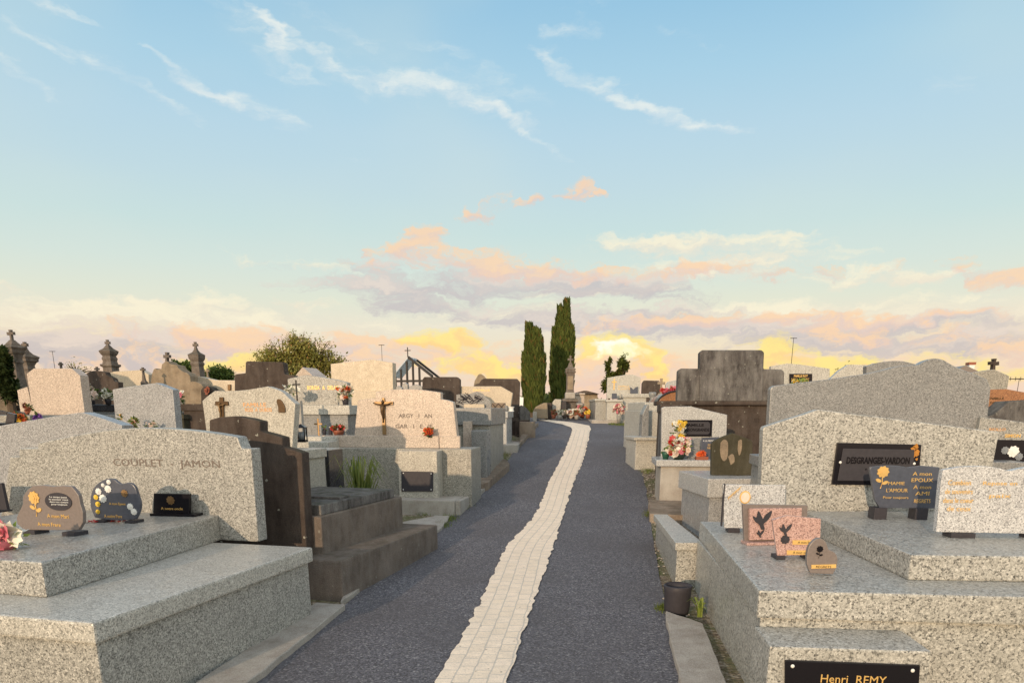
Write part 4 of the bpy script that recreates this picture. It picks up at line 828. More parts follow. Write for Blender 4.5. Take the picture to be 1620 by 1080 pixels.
bm = bmesh.new(); x, z = A.f(1003, 639); bmesh.ops.create_cone(bm, cap_ends=False, segments=20, radius1=.05, radius2=.05, depth=.02, matrix=Matrix.Translation((x, -.012, z)) @ Matrix.Rotation(R(90), 4, 'X')); bmesh.ops.create_cone(bm, cap_ends=True, segments=20, radius1=.03, radius2=.03, depth=.01, matrix=Matrix.Translation((x, -.006, z)) @ Matrix.Rotation(R(90), 4, 'X')); link('ring_ornament', bm, BRZL, A.e)
zz = A.o.z + zb; q = Tz('memorial_plaque', 'dark butterfly plaque in front of the gold cross headstone', 'plaque', 1002, 623, zz, 0, Y=21.5)
q.poly('tablet', [(997, 622), (997, 612), (999, 613), (1002, 616), (1005, 613), (1009, 611), (1009, 622)], .2, .04, SLATE, .003)
q = Tz('memorial_plaque', 'tiny slate plaque at the left on the lower white slab', 'plaque', 972, 633, A.o.z + z2, 0, Y=21.2); q.poly('tablet', [(968, 631), (968, 622), (976, 622), (976, 631)], .3, .04, SLATE, .003)
bouquet('flower_arrangement', 'pink bouquet in a tall grey vase before the white wing tomb', 979, 669, 20.5, .16, .22, [ROSE, PALE, PALE], 24, GR, .07, .28, fr=.06, nl=60)
bouquet('flower_arrangement', 'orange bouquet on a stem before the gold cross tomb', 1004, 672, 20.0, .13, .18, [ORA, YEL, TERR], 18, None, fr=.055, nl=90, gl=.1)
bm = bmesh.new()
for _ in range(2600):
    u = rnd.uniform(962, 1012); v = rnd.uniform(666, 673) + (u - 962) * .06; x, y = ray_ground(u, v); a = rnd.uniform(0, 6.3); s = Vector((math.cos(a), math.sin(a), 0)) * .006; p = Vector((x, y, gz(y))); d = Vector((rnd.uniform(-.03, .03), rnd.uniform(-.03, .03), rnd.uniform(.02, .07)))
    bm.faces.new([bm.verts.new(q) for q in (p - s, p + s, p + d)])
tag(link('grass', bm, GRSM), 'patchy dry grass beside the white wing tomb at the crest', 'grass', kind='stuff')
A = T('concrete_tomb', 'small dark square headstone with a pale cross behind the gold cross tomb', 'tomb', 1030, 26, 2)
A.poly('headstone', [(1016, 606), (1019, 601.5), (1043, 602), (1046, 608), (1048, 650), (1014, 650)], 0, .2, OLD, .03); A.chest(A.f(1010, 650)[0], A.f(1052, 650)[0], -1, .5, A.f(1030, 650)[1], OLD)
A = T('stone_cross', 'pale stone cross on a base left of the streaked dark monument', 'cross', 1044, 21, 8)
x = 0; k = abs(A.f(1045, 650)[0]); bm = bmesh.new(); Z = lambda v: A.f(1044, v)[1]; pz(bm, cross_pts(0, Z(626), Z(598.5), 3.4 * k, 12 * k, Z(606), 1.3), -.05, .05); link('cross', bm, OLD3, A.e, bevel=.01)
bm = bmesh.new(); sq(bm, [(7 * k, -.3), (7 * k, Z(632)), (8 * k, Z(630)), (6 * k, Z(626)), (4 * k, Z(622))]); link('base', bm, OLD3, A.e, bevel=.01)
A = T('funeral_urn', 'blue grey urn shaped planter near the pale stone cross', 'urn', 1031, 20.5, 0); bm = bmesh.new(); k = abs(A.f(1032, 650)[0]); Z = lambda v: A.f(1031, v)[1]; sq(bm, [(5 * k, -.3), (5 * k, Z(634)), (3 * k, Z(632)), (5.5 * k, Z(626)), (6 * k, Z(622)), (5 * k, Z(620))], n=14); link('bowl', bm, GRB, A.e, True)
# R5 pale step tomb
A = T('granite_tomb', 'stepped pale granite tomb at the path edge before the streaked dark monument', 'tomb', 1030, 14.2, -4)
Zf = lambda v, y=0: A.f(1030, v, y)[1]
A.box('body', A.f(1025, 650)[0], A.f(1060, 650)[0], 0, 2.0, -.4, Zf(649), GRL, .012); A.box('upper_block', A.f(1030, 650)[0], A.f(1062, 650)[0], .5, 2.0, Zf(649), Zf(636, .5), GRL, .012)
A.box('planter_block', A.f(1006, 700, -.8)[0], A.f(1044, 700, -.8)[0], -.8, -.01, -.4, Zf(696, -.8), GRL, .012); A.box('block_slab', A.f(1002, 700, -.8)[0], A.f(1044, 700, -.8)[0], -.86, -.012, Zf(696, -.8), Zf(691, -.8), GRL, .01)
A.poly('side_slab', [(1015, 690), (1017, 655), (1024, 640), (1027, 640), (1026, 690)], -.3, .25, GRB, .01)
# R6 rust dome
A = T('rust_granite_tomb', 'rust coloured polished domed tomb with red flowers beside the dark monument', 'tomb', 1058, 15.4, 0)
A.poly('dome', [(1036, 660)] + crsm([(1038, 640), (1044, 630), (1052, 624), (1062, 620), (1075, 618)], 4) + [(1085, 620), (1085, 660)], 0, .9, RUST, .03); A.poly('dark_rim', crsm([(1036, 640), (1043, 629), (1051, 622.5), (1062, 618.5), (1075, 616.5)], 4) + [(1075, 618.4)] + crsm([(1062, 620.4), (1052, 624.6), (1044, 630.8), (1038, 641)], 4), -.04, .3, GRD, .003); A.box('plinth', A.f(1036, 650)[0], A.f(1085, 650)[0], .02, .88, -.4, A.f(1050, 660)[1], RUST)
for u, lb in ((1052, 'left red bouquet on top of the rust coloured dome'), (1066, 'right red bouquet on top of the rust coloured dome')): bouquet('flower_arrangement', lb, u, 624 - (u - 1050) * .25, 15.7, .09, .09, [RED, ROSE], 12, None, fr=.05, nl=20)
A = T('granite_tomb', 'pale headstone peeping out behind the rust coloured dome', 'tomb', 1062, 18, 0); A.poly('headstone', [(1054, 608), (1058, 603.5), (1070, 601), (1070, 650), (1054, 650)], 0, .15, GRL, .008); A.box('plinth', A.f(1050, 650)[0], A.f(1080, 650)[0], -.3, .4, -.4, A.f(1060, 650)[1], GRL)

# --- R4 streaked monument
A = T('concrete_monument', 'huge dark streaked concrete tomb with stepped back slab right of the path', 'tomb', 1150, 12.4, 7)
A.poly('back_slab', [(1071, 634), (1073, 586), (1077, 582.5), (1107, 583), (1107.5, 557), (1111, 553.5), (1205, 553.5), (1209, 557), (1208, 583.5), (1237, 584), (1241, 589), (1240, 634)], 0, .3, OLD2, .02, flat=(0, -1)); zb = A.lastpts[0][1]
A.poly('centre_slab', [(1107, 634), (1107.5, 557), (1111, 554.5), (1205, 554.5), (1208, 557), (1206, 634)], -.06, .059, OLD2, .012, flat=(0, -1))
x0, x1 = A.f(1040, 640, -.3)[0], A.f(1240, 640, -.3)[0]
A.box('cornice', x0 - .02, x1 + .1, -.36, .4, zb - .07, zb, OLD, .02); A.box('body', x0 + .06, x1, -.28, .38, -.4, zb - .07, OLD, .015)
A.box('wing_cornice', x0 - .01, x0 + .35, -1.15, -.364, zb - .19, zb - .06, OLD, .02); A.box('wing_wall', x0 + .04, x0 + .3, -1.1, -.3, -.4, zb - .19, OLD2, .012)
# --- R3 family plaque tomb
A = T('granite_tomb', 'pale tomb with black framed family plaque in front of the dark monument', 'tomb', 1100, 10.9, 6)
A.poly('headstone', [(1047, 645), (1052, 643), (1092, 642.5), (1150.5, 656), (1148, 722), (1046, 722)], 0, .12, GRL, .008, flat=(-1, -2)); zb = A.lastpts[-1][1]
pl = A.poly('name_plate', [(1074, 690), (1074, 664), (1127, 664), (1126, 690)], -.025, .024, BLK, .004)
pi = A.poly('plate_panel', [(1077, 685), (1077, 670), (1080, 667), (1121, 667), (1123.5, 670), (1123, 684), (1120, 687), (1080, 687)], -.031, .0055, CHAR, .002, parent=pl)
A.text('FAMILLE', 1099, 672, 29, -.031, BLK, pi, h=4.2, bold=.03, ext=.004); A.text('MAISONGRANDE', 1101, 679.5, 42, -.031, BLK, pi, h=5, bold=.03, ext=.004)
zd = A.f(1060, 727, -.5)[1]
A.box('ledger_slab', A.f(1038, 727, -.5)[0], A.f(1150, 727, -.5)[0], -.55, .3, zd - .09, zd, GRL, .012); A.box('plinth', A.f(1046, 727, -.5)[0], A.f(1148, 727, -.5)[0], -.5, .28, -.4, zd - .09, CONC, .012)
A.box('riser', A.f(1046, 700)[0], A.f(1150, 700)[0], -.04, .14, zd, zb, GRL, .008) if zb > zd else None
zz = A.o.z + zd
bouquet('flower_arrangement', 'tall mixed pink and yellow bouquet in dark pot beside the family plaque', 1074, 722, 10.5, .17, .21, [ROSE, PALE, WPET, RED, PALE], 44, DGR, .09, .08, fr=.042, nl=110, leaf=LIME, z=zz)
bouquet('flower_arrangement', 'white and yellow lilies leaning against the family plaque', 1072, 716, 10.72, .10, .30, [WPET, YEL, WPET], 20, GRN, .04, .2, fr=.045, nl=50, z=zz)
bouquet('pot', 'small green pot at the left end of the family plaque tomb', 1053, 721, 10.6, .04, .03, [WPET], 2, GRN, .055, .1, fr=.02, nl=20, cat='pot', z=zz)
q = Tz('flower_arrangement', 'single coral rose on a terracotta block beside the mossy headstone', 'flowers', 1110, 723, zz, 0, Y=10.45); q.box('block', -.085, .085, -.05, .05, 0, .045, TERR, .006)
bm = bmesh.new(); [petals(bm, (rnd.uniform(-.03, .03), rnd.uniform(-.02, .01), .075 + rnd.uniform(-.01, .02)), .06, 9) for _ in range(4)]; link('blossoms', bm, ORA, q.e)
q = Tz('memorial_plaque', 'dark grey plaque with pale lettering behind the coral rose', 'plaque', 1122, 718, zz, 4, Y=10.6); q.poly('tablet', [(1108, 722), (1110, 692), (1138, 691), (1138, 722)], .05, .03, SLATE, .003, flat={'i': (0, 3), 'z': 0}); q.text('A LA MEMOIRE', 1123, 697, 22, .05, WHT, h=2.5); q.text('DE NOS\nPARENTS', 1124, 706, 10, .05, GOLD, h=8)
q = Tz('memorial_plaque', 'plain grey plaque leaning behind the mixed bouquet', 'plaque', 1098, 718, zz, 4, Y=10.6); q.poly('tablet', [(1088, 722), (1090, 693), (1108, 692.5), (1107, 722)], .1, .03, GRB, .003, flat={'i': (0, 3), 'z': 0})

# --- R2 rotated tomb and mossy headstone
A = T('granite_tomb', 'pale granite tomb turned slightly toward the path below the mossy headstone', 'tomb', 1131, 8.3, -4)
zt = A.f(1131, 757)[1]; zc_ = A.f(1133, 787)[1]
A.box('ledger_slab', -.02, 1.4, 0, 1.15, zc_, zt, GRL, .012); A.box('plinth', .02, 1.36, .04, 1.1, -.4, zc_, GR, .01); zz = A.o.z + zt
A = T('old_headstone', 'small mossy pointed headstone with pale stains standing on the turned granite tomb', 'headstone', 1158, 8.75, 4, z=zz)
A.poly('stone', [(1125, 755), (1126, 703), (1129, 698)] + [(1141, 692), (1159, 684.5), (1176, 691), (1189, 696), (1191, 700), (1190, 755)], 0, .09, OLD5, .012, flat={'i': (0, -1), 'z': 0})
for pts in ([(1140, 700), (1145, 695), (1150, 697), (1152, 704), (1151, 722), (1146, 729), (1141, 724), (1139, 712)], [(1168, 697), (1173, 695), (1174, 704), (1172, 716), (1169, 720), (1167, 710)], [(1152, 722), (1157, 718), (1161, 720), (1162, 730), (1156, 735)]):
    A.poly('pale_patch', crsm(pts, 3), -.004, .006, OLD3, 0)
p = T('grave_lantern', 'small grey fence of marble slabs behind the mossy headstone', 'plaque', 1200, 9.0, 4, z=zz) if False else None

# --- R1 near tomb
zR = .65
A = T('granite_tomb', 'large salt and pepper granite tomb at bottom right with rust stained black plaque', 'tomb', 1226, Yz(1226, 933, zR), 6)
zl = zR - A.o.z; L = A.t(1115, 832, zl); xR = 2.75
bm = bmesh.new(); ph(bm, [(0, 0), (xR, 0), (xR, 2.6), (L[0], 2.6), (L[0], L[1])], zl - .16, zl); link('ledger_slab', bm, GRS, A.e, bevel=.014)
A.box('plinth', .03, xR - .03, .04, 2.55, -.4, zl - .16, GRS, .01)
xl_ = A.f(1461, 990, 0)[0]; y3 = -.33; zf = A.f(1300, 1024, y3)[1]
A.box('front_step', .0, A.f(1475, 1024, y3)[0], y3, .035, -.4, zf, GRS, .012)
pl = A.poly('front_plate', [(1242, 1150), (1242, 1044), (1456, 1052), (1450, 1150)], y3 - .02, .019, BLK, .004)
A.text('Henri  REMY', 1350, 1074, 104, y3 - .02, GOLD, pl, h=13)
for p in ((1254, 1053), (1444, 1060)): screw(A, p, y3 - .021, .01, pl)
# upper slab
zu = zl + .15
ptsu = [A.t(1442, 877, zu), A.t(1680, 880, zu), A.t(1680, 808, zu), A.t(1270, 808, zu)]
bm = bmesh.new(); ph(bm, ptsu, zl, zu); link('upper_slab', bm, GRS, A.e, bevel=.012)
yS = A.t(1275, 805, zu)[1]
A.poly('headstone', [(1207, 680), (1209, 675), (1240, 665), (1270, 656), (1294, 647.5), (1330, 652), (1400, 660.5), (1500, 673), (1581, 683), (1572, 730), (1560, 812), (1203, 812)], yS, .13, GRS, .01, flat={'i': (-1, -2), 'z': zl})
fr = A.poly('name_plate', [(1316, 766), (1325, 700), (1458, 703), (1453, 768)], yS - .03, .029, BLK, .005)
pn = A.poly('plate_panel', [(1325, 760), (1334, 709), (1447, 711), (1443, 761)], yS - .037, .0065, CHAR, .003, parent=fr)
A.text('DESGRANGES-VARDON', 1389, 728, 100, yS - .037, BLK, pn, h=11, bold=.03, ext=.005); A.text('1936', 1384, 742, 30, yS - .037, BLK, pn, h=3, ext=.003)
bm = bmesh.new()
for c in ((1449, 706, 4), (1445, 710, 4), (1450, 716, 5), (1446, 720, 3), (1450, 726, 2)):
    x, z = A.f(c[0], c[1], yS - .03); k = abs(A.f(c[0] + c[2], c[1], yS - .03)[0] - x); pz(bm, [(x + k * math.cos(a) * (1 + .3 * math.sin(3 * a + c[0])), z + k * math.sin(a) * (1 + .25 * math.cos(4 * a))) for a in [math.pi * j / 9 for j in range(18)]], yS - .0332 - .0004 * c[2], yS - .03)
link('rust_patch', bm, RSTP, fr)
for p in ((1329.5, 731), (1446.5, 733)): screw(A, p, yS - .038, .011, fr)
zA = A.o.z + zl; zB = A.o.z + zu
# plaques on R1
q = plq('memorial_plaque', 'white speckled plaque with dark edge, gold palm and oval portrait', [(1146, 835), (1144, 766), (1243, 767), (1242, 836)], 1195, 842, zA, 5, POL, feet=CHAR)
q.box('dark_edge', q.f(1143, 800)[0], q.f(1145, 800)[0], -.003, .034, q.f(1145, 832)[1], q.f(1145, 765)[1], CHAR, .001)
bm = bmesh.new()
for j in range(9):
    u = 1152 + j * 2.2; v = 787 - j * 1.9; x, z = q.f(u, v)
    for s in (-1, 1): tube(bm, [(x, -.003, z), (x + .012 + .004 * s, -.004, z + .016 * s)], [.004, .001], 4)
link('palm_relief', bm, GOLD, q.e)
bm = bmesh.new(); x, z = q.f(1178.5, 786); k = abs(q.f(1187, 786)[0] - x); pz(bm, [(x + k * math.cos(a), z + k * 1.2 * math.sin(a)) for a in [math.pi * j / 14 for j in range(28)]], -.012, .001); ovl = link('oval_frame', bm, GOLD, q.e)
bm = bmesh.new(); pz(bm, [(x + .8 * k * math.cos(a), z + k * .98 * math.sin(a)) for a in [math.pi * j / 14 for j in range(28)]], -.015, -.0115); link('portrait', bm, PALE, ovl)
q = plq('memorial_plaque', 'pink speckled plaque with brown frame and dark bird behind the other pink one', [(1186, 854), (1186, 804), (1269, 803), (1266, 852)], 1218, 860, zA, -4, PNK, feet=None)
q.box('base', q.f(1178, 858)[0], q.f(1232, 858)[0], -.05, .08, 0, .02, PNK, .004); q.poly('backing', [(1178, 856), (1175, 797), (1278, 799), (1276, 854)], .031, .03, BROWNP, .004)
def bird(q, u, v, s, mat, y0=-.001, name='bird_relief'):
    bm = bmesh.new(); P_ = [(0, -.9), (-.25, -.4), (-.7, -.1), (-1, .5), (-.6, .35), (-.45, 1), (-.1, .5), (.1, .15), (.35, .6), (.95, 1), (.8, .35), (.45, -.1), (.2, -.35), (.35, -.9)]
    x, z = q.f(u, v, y0); k = abs(q.f(u + s, v, y0)[0] - x); pz(bm, [(x + a * k, z + b * k) for a, b in crsm(P_ + [P_[0]], 3)[:-1]], y0 - .008, y0 + .001); return link(name, bm, mat, q.e)
bird(q, 1205, 823, 15, CHAR); bird(q, 1202, 844, 6, CHAR)
q = plq('memorial_plaque', 'pink speckled plaque with dark roses and gold strips in front', [(1230, 879), (1222, 822), (1245, 815), (1299, 820), (1297, 877)], 1258, 884, zA, 2, PNK, feet=CHAR)
bird(q, 1242, 838, 10, CHAR); rosette(q, q.e, 1242, 853, 7, CHAR, stem=False)
for (a, b, c, d, tx) in ((1254, 854, 1296, 861, 'A mon frere'), (1245, 870, 1292, 877, 'A mon oncle')):
    g_ = q.poly('gilt_strip', [(a, d), (a, b), (c, b), (c, d)], -.006, .005, GOLD, .001); q.text(tx, (a + c) / 2, (b + d) / 2, (c - a) * .6, -.0062, BLK, g_, h=3.5, ext=.001)
q = plq('memorial_plaque', 'grey heart shaped plaque with a gilt strip on the bottom right tomb', crsm([(1282, 906), (1277, 892), (1277, 876), (1281, 862), (1290, 853), (1298, 851), (1306, 856), (1310, 866)], 3) + crsm([(1311, 869), (1320, 873), (1325, 882), (1324, 895), (1318, 908)], 3), 1301, 910, zA, 4, BROWNP, thick=.035)
g_ = q.poly('gilt_strip', [(1284, 899), (1284, 893), (1323, 892), (1323, 898)], -.006, .005, GOLD, .001); q.text('REGRETS', 1303, 896, 24, -.0062, BLK, g_, h=3.5, ext=.001); rosette(q, q.e, 1297, 868, 5, BLK)
q = plq('memorial_plaque', 'slate open book plaque with gold rose and verses on the upper granite slab', [(1392, 803), (1384, 790), (1376, 742)] + crsm([(1378, 738), (1395, 736.5), (1410, 736), (1425, 737), (1435, 739)], 3) + crsm([(1437, 739), (1455, 736.5), (1472, 737.5), (1487, 739)], 3) + [(1484, 770), (1480, 804)], 1432, 821, zB, 4, SLATE, feet=CHAR)
rosette(q, q.e, 1397, 746, 9, GOLD)
q.text('MAMIE', 1418, 764, 26, 0, GOLD, h=5); q.text("L'AMOUR", 1419, 775, 34, 0, GOLD, h=6); q.text('Pour toujours', 1417, 787, 40, 0, GOLD, h=5)
for tx, v, w in (('A mon', 749, 30), ('EPOUX', 759, 34), ('A mon', 770, 28), ('AMI', 780, 22), ('REGRETS', 792, 26)): q.text(tx, 1459, v, w, 0, GOLD, h=6)
q = plq('memorial_plaque', 'large white speckled book plaque with faded gold verses at the right edge', [(1481, 841), (1489, 758), (1492, 743)] + crsm([(1520, 738), (1550, 737), (1575, 739), (1593, 744)], 3) + crsm([(1600, 744), (1625, 739), (1660, 738)], 3) + [(1690, 742), (1690, 845)], 1560, 850, zB, 4, POL, thick=.05, feet=CHAR)
for tx, u, v, w in (('Combien', 1518, 763, 36), ('de souvenirs', 1517, 777, 44), ('dans le coeur', 1516, 791, 48), ('de ceux', 1517, 804, 38), ('Repose en', 1582, 765, 54), ('paix', 1582, 785, 34)): q.text(tx, u, v, w, 0, GOLD, h=8)

# R1b planter block with dark pot, weed
z4 = .46
p0, p1, p2, p3 = [atz(u, v, z4) for u, v in ((1034, 813), (1116, 813), (1113, 858), (1069, 858))]
bm = bmesh.new(); ph(bm, [p3, p2, (p2[0] + .06, p1[1]), p0], z4 - .07, z4); Bq = bpy.data.objects.new('planter_block', None); COL.objects.link(Bq); tag(Bq, 'low polished granite block beside the path next to the bottom right tomb', 'planter'); link('cap_slab', bm, GRL, Bq, bevel=.008)
bm = bmesh.new(); ph(bm, [(p3[0] + .02, p3[1] + .02), (p2[0] - .02, p2[1] + .02), (p2[0] + .04, p1[1] - .03), (p0[0] + .03, p0[1] - .03)], -.2, z4 - .07); link('block', bm, GRS, Bq, bevel=.008)
x, y = ray_ground(1089, 972); q = T('flower_pot', 'dark glazed pot standing on the ground before the granite block', 'pot', 1089, y, 0); bm = bmesh.new(); sq(bm, [(.085, 0), (.10, .05), (.105, .2), (.115, .24), (.105, .25), (.095, .22), (.09, .2)], n=20); link('pot', bm, CHAR, q.e, True)
x, y = ray_ground(1106, 985); tuft('weed', 'small green weed sprouting beside the dark glazed pot', x, y, gz(y) + .05, 16, .16, .13, LIME, 'weed', .012)

# --- behind R1
A = T('granite_tomb', 'broad grey granite headstone with a domed crown behind the bottom right tomb', 'tomb', 1390, 7.5, 7)
A.poly('headstone', [(1213, 720), (1219, 616), (1221, 612), (1227, 609.5), (1270, 604.5), (1316, 599), (1343, 595), (1370, 591)] + crsm([(1398, 585), (1424, 578.6), (1454, 576.5)], 3) + crsm([(1461, 572), (1468, 569), (1479, 566.7), (1492, 569), (1500, 573.5)], 3) + [(1509, 578.4), (1522, 584), (1536, 589), (1562, 600), (1567.5, 615), (1556, 720)], 0, .14, GRB, .01, flat=(-1, 0))
A.chest(A.f(1205, 650)[0], A.f(1565, 650)[0], -.75, .3, A.lastpts[0][1], GRB)
A = T('granite_tomb', 'low curved grey headstone showing above the broad domed one', 'tomb', 1412, 10.5, 6)
A.poly('headstone', [(1371, 640), (1371, 579)] + crsm([(1386, 574), (1408, 571), (1430, 571.5), (1452, 577)], 3) + [(1462, 583), (1462, 640)], 0, .15, GRB, .008); A.chest(A.f(1365, 650)[0], A.f(1470, 650)[0], -.9, .3, A.f(1400, 640)[1], GRB)
A = T('granite_tomb', 'pale slanted headstone left of the low curved grey one', 'tomb', 1345, 12.5, 6)
A.poly('headstone', [(1312, 640), (1312, 601), (1328, 586), (1343, 576.5), (1371, 577), (1371, 640)], 0, .15, GRL, .008); A.chest(A.f(1305, 650)[0], A.f(1372, 650)[0], -.9, .3, A.f(1340, 640)[1], GRL)
A = T('granite_tomb', 'pale headstone with black gilt plaque right of the dark monument', 'tomb', 1265, 14.5, 5)
A.poly('headstone', [(1218, 640), (1220, 579), (1245, 575), (1262, 576), (1313, 583), (1312, 640)], 0, .16, GRL, .01); pl = A.poly('name_plate', [(1249, 606), (1249, 591), (1285, 591), (1285, 606)], -.025, .024, BLK, .003); A.chest(A.f(1210, 650)[0], A.f(1320, 650)[0], -.9, .35, A.f(1260, 640)[1], GRL)
A.text('FAMILLE ROY', 1267, 594.5, 22, -.025, GOLD, pl, h=3.6, bold=.03); A.text('1901  |  1987\n1904  |  1992', 1266, 601, 28, -.025, GOLD, pl, h=6)
bouquet('flower_arrangement', 'pale green leaves and white flowers below the black gilt plaque', 1266, 612, 14.1, .16, .06, [WPET, YEL], 10, CHAR, .05, .05, fr=.03, nl=50, leaf=LIME, gl=.07)
A = T('granite_tomb', 'grey headstone topped by a stone cross at the upper right', 'tomb', 1568, 11.5, 3)
A.poly('headstone', [(1538, 640), (1538, 589), (1573, 584), (1597, 594.5), (1593, 618), (1592, 640)], 0, .15, GR, .008); A.chest(A.f(1530, 650)[0], A.f(1598, 650)[0], -.4, .3, A.f(1560, 640)[1], GR)
A.poly('cross', [(1570.5, 585), (1575, 585), (1575.2, 577), (1581, 577.5), (1581, 571.5), (1576, 572), (1577.5, 567), (1572.5, 567), (1573, 572), (1567, 571.5), (1567, 577), (1571.5, 576.5)][::-1], .03, .08, OLD, .006)
A = T('rust_granite_tomb', 'rust orange sunlit headstone with engraved family name at the right edge', 'tomb', 1590, 10.2, 3)
A.poly('headstone', [(1556, 670), (1562, 616), (1592, 615), (1630, 622), (1670, 630), (1670, 670)], 0, .15, RUST, .008); A.text('FAMILLE', 1576, 630, 24, 0, BRZ, h=3.5, bold=.03); A.text('DE  SABLE', 1580, 637, 28, 0, BRZ, h=3.5, bold=.03); A.chest(A.f(1550, 650)[0], A.f(1680, 650)[0], -.5, .3, A.f(1600, 670)[1], RUST)
A = T('concrete_tomb', 'grey streaked gable ended tomb in front of the rust orange headstone', 'tomb', 1600, 9.0, 3)
A.poly('headstone', [(1558, 680), (1559, 660), (1574, 654), (1597, 634.5), (1640, 632), (1700, 650), (1700, 680)], 0, .3, OLD2, .012); A.box('plinth', A.f(1555, 650)[0], A.f(1700, 650)[0], -.25, .3, -.4, A.f(1600, 680)[1], OLD2)
A = T('granite_tomb', 'grey tomb with gilt name half hidden behind the bottom right headstone', 'tomb', 1600, 7.3, 5)
A.poly('headstone', [(1540, 720), (1552, 659), (1600, 665), (1700, 678), (1700, 740), (1540, 740)], 0, .13, GR, .008); A.text('RIOLLO', 1578, 679, 26, 0, ORNG, h=4.5); A.text('SIMON', 1602, 689, 25, 0, GOLD, h=5.5, bold=.03); A.chest(A.f(1530, 700)[0], A.f(1700, 700)[0], -.9, .3, A.f(1600, 738)[1], GR)
q = T('memorial_plaque', 'black plaque carved with a pale rose at the right edge', 'plaque', 1600, 6.9, 5, z=gz(7.3) + A.f(1600, 738)[1]); q.poly('tablet', [(1565, 745), (1573, 695), (1660, 697), (1660, 745)], 0, .04, BLK, .004, flat={'i': (0, 3), 'z': 0}); rosette(q, q.e, 1603, 714, 9, WHT, stem=False); rosette(q, q.e, 1590, 712, 6, GLS, stem=False, name='leaf_relief'); rosette(q, q.e, 1612, 722, 6, GLS, stem=False, name='leaf_relief')

# ================================================================ pillars, chapel, buildings
def pillar(u, Y, prof, crossv, label, mat=OLD4, th=10, w0=3):
    A = T('lantern_pillar', label, 'pillar', u, Y, th, 'cross topped stone pillars on the left'); k = .84 * abs(A.f(u + 1, 600)[0] - A.f(u, 600)[0]); Z = lambda v: A.f(u, v)[1]
    n = len(prof); bm = bmesh.new(); sq(bm, [(w * k / 2, Z(v) if v < 900 else -.3) for w, v in prof[0]]); link('shaft', bm, mat, A.e, bevel=.01)
    bm = bmesh.new(); sq(bm, [(w * k / 2, Z(v)) for w, v in prof[1]]); link('capital', bm, mat, A.e, bevel=.008)
    bm = bmesh.new(); sq(bm, [(w * k / 2, Z(v)) for w, v in prof[2]]); link('cap', bm, mat, A.e, bevel=.006)
    v0, v1, va, wa = crossv; bm = bmesh.new(); pz(bm, cross_pts(0, Z(v0), Z(v1), w0 * k, wa * k, Z(va), 1.35), -w0 * k * .6, w0 * k * .6); link('cross', bm, mat, A.e, bevel=.006)
pillar(37.5, 17, ([(16, 999), (16, 612), (13, 610), (13, 600), (12, 598), (11.5, 575)], [(11.5, 575), (14, 573), (12, 568), (14, 561), (20, 557), (18, 556)], [(18, 556), (19, 553), (24, 549), (14, 545), (8, 540), (5, 537)]), (540, 520.5, 526.5, 12), 'tallest cross topped stone pillar, nearest the left edge', th=20)
pillar(56, 20, ([(14, 999), (14, 610), (11, 598), (10, 586)], [(10, 586), (12, 583), (11, 578), (15, 573), (19, 571)], [(19, 571), (19, 568), (22, 564), (12, 560), (6, 555), (4, 551)]), (554, 540, 545, 10), 'second cross topped stone pillar just behind the tallest one', th=20)
pillar(184.5, 20, ([(19, 999), (19, 590), (17, 588), (17, 581), (22, 579), (22, 576)], [(17, 576), (15, 571), (17, 567), (14, 563), (18, 560)], [(18, 560), (20, 557), (21, 555), (11, 551), (6, 547), (4, 545)]), (547, 537, 542, 9), 'ornate cross topped pillar behind the low beige headstone', th=12)
pillar(320, 20, ([(20, 999), (18, 610), (16, 602), (15, 590), (14, 579)], [(14, 579), (17, 575), (14, 572), (18, 568), (19, 566)], [(19, 566), (19, 564), (20, 561), (9, 557), (5, 553), (4, 550)]), (552, 540.5, 545.5, 9), 'cross topped pillar right of the scrolled gable tomb', th=12)
for u, Y, v0, v1, w, lb, mt in ((162.5, 19, 640, 580, 7, 'small stone cross behind the dark scalloped headstone', OLD4), (234, 16, 640, 581, 7, 'slim post with a cross left of the scrolled gable tomb', OLD4), (334.5, 19, 640, 583, 7, 'pale little cross right of the rightmost cross topped pillar', OLD3), (107, 18, 620, 572.5, 6, 'stubby stone cross showing above the tall rosy headstone', OLD4)):
    A = T('stone_cross', lb, 'cross', u, Y, 5); k = abs(A.f(u + 1, 600)[0] - A.f(u, 600)[0]); Z = lambda v: A.f(u, v)[1]
    bm = bmesh.new(); pz(bm, cross_pts(0, Z(v1 + 24), Z(v1), 2 * k, w * k, Z(v1 + 3.5), 1.3), -.03, .03); link('cross', bm, mt, A.e, bevel=.004); bm = bmesh.new(); sq(bm, [(4 * k, -.3), (4 * k, Z(v1 + 24)), (2 * k, Z(v1 + 20)), (1.6 * k, Z(v1 + 12))]); link('post', bm, mt, A.e)
A = T('chapel_tomb', 'tall pale chapel tomb with sloping roof cut by the left edge', 'chapel', -30, 14, -30)
w0 = A.f(6, 600)[0]; wl = A.f(-75, 600)[0]; ze = A.f(5, 566)[1]; xm = (w0 + wl) / 2; zr = ze + (w0 - wl) * .42
A.box('wall', wl, w0, 0, 1.6, -.4, ze, OLD3, .01); bm = bmesh.new(); pz(bm, [(wl - .1, ze), (w0 + .1, ze), (w0 + .1, ze + .08), (xm, zr + .1), (wl - .1, ze + .08)], -.1, 1.7); link('roof', bm, OLD4, A.e, bevel=.01)
A.box('pilaster', w0 - .09, w0 + .035, -.06, .06, .9, ze - .02, OLD4, .01); A.box('base', wl - .05, w0 + .17, -.15, 1.65, -.35, A.f(10, 612)[1], OLD3, .015)
A.box('buttress', w0 + .02, A.f(20, 620)[0], .1, .8, -.3, A.f(10, 600)[1], OLD4, .01)
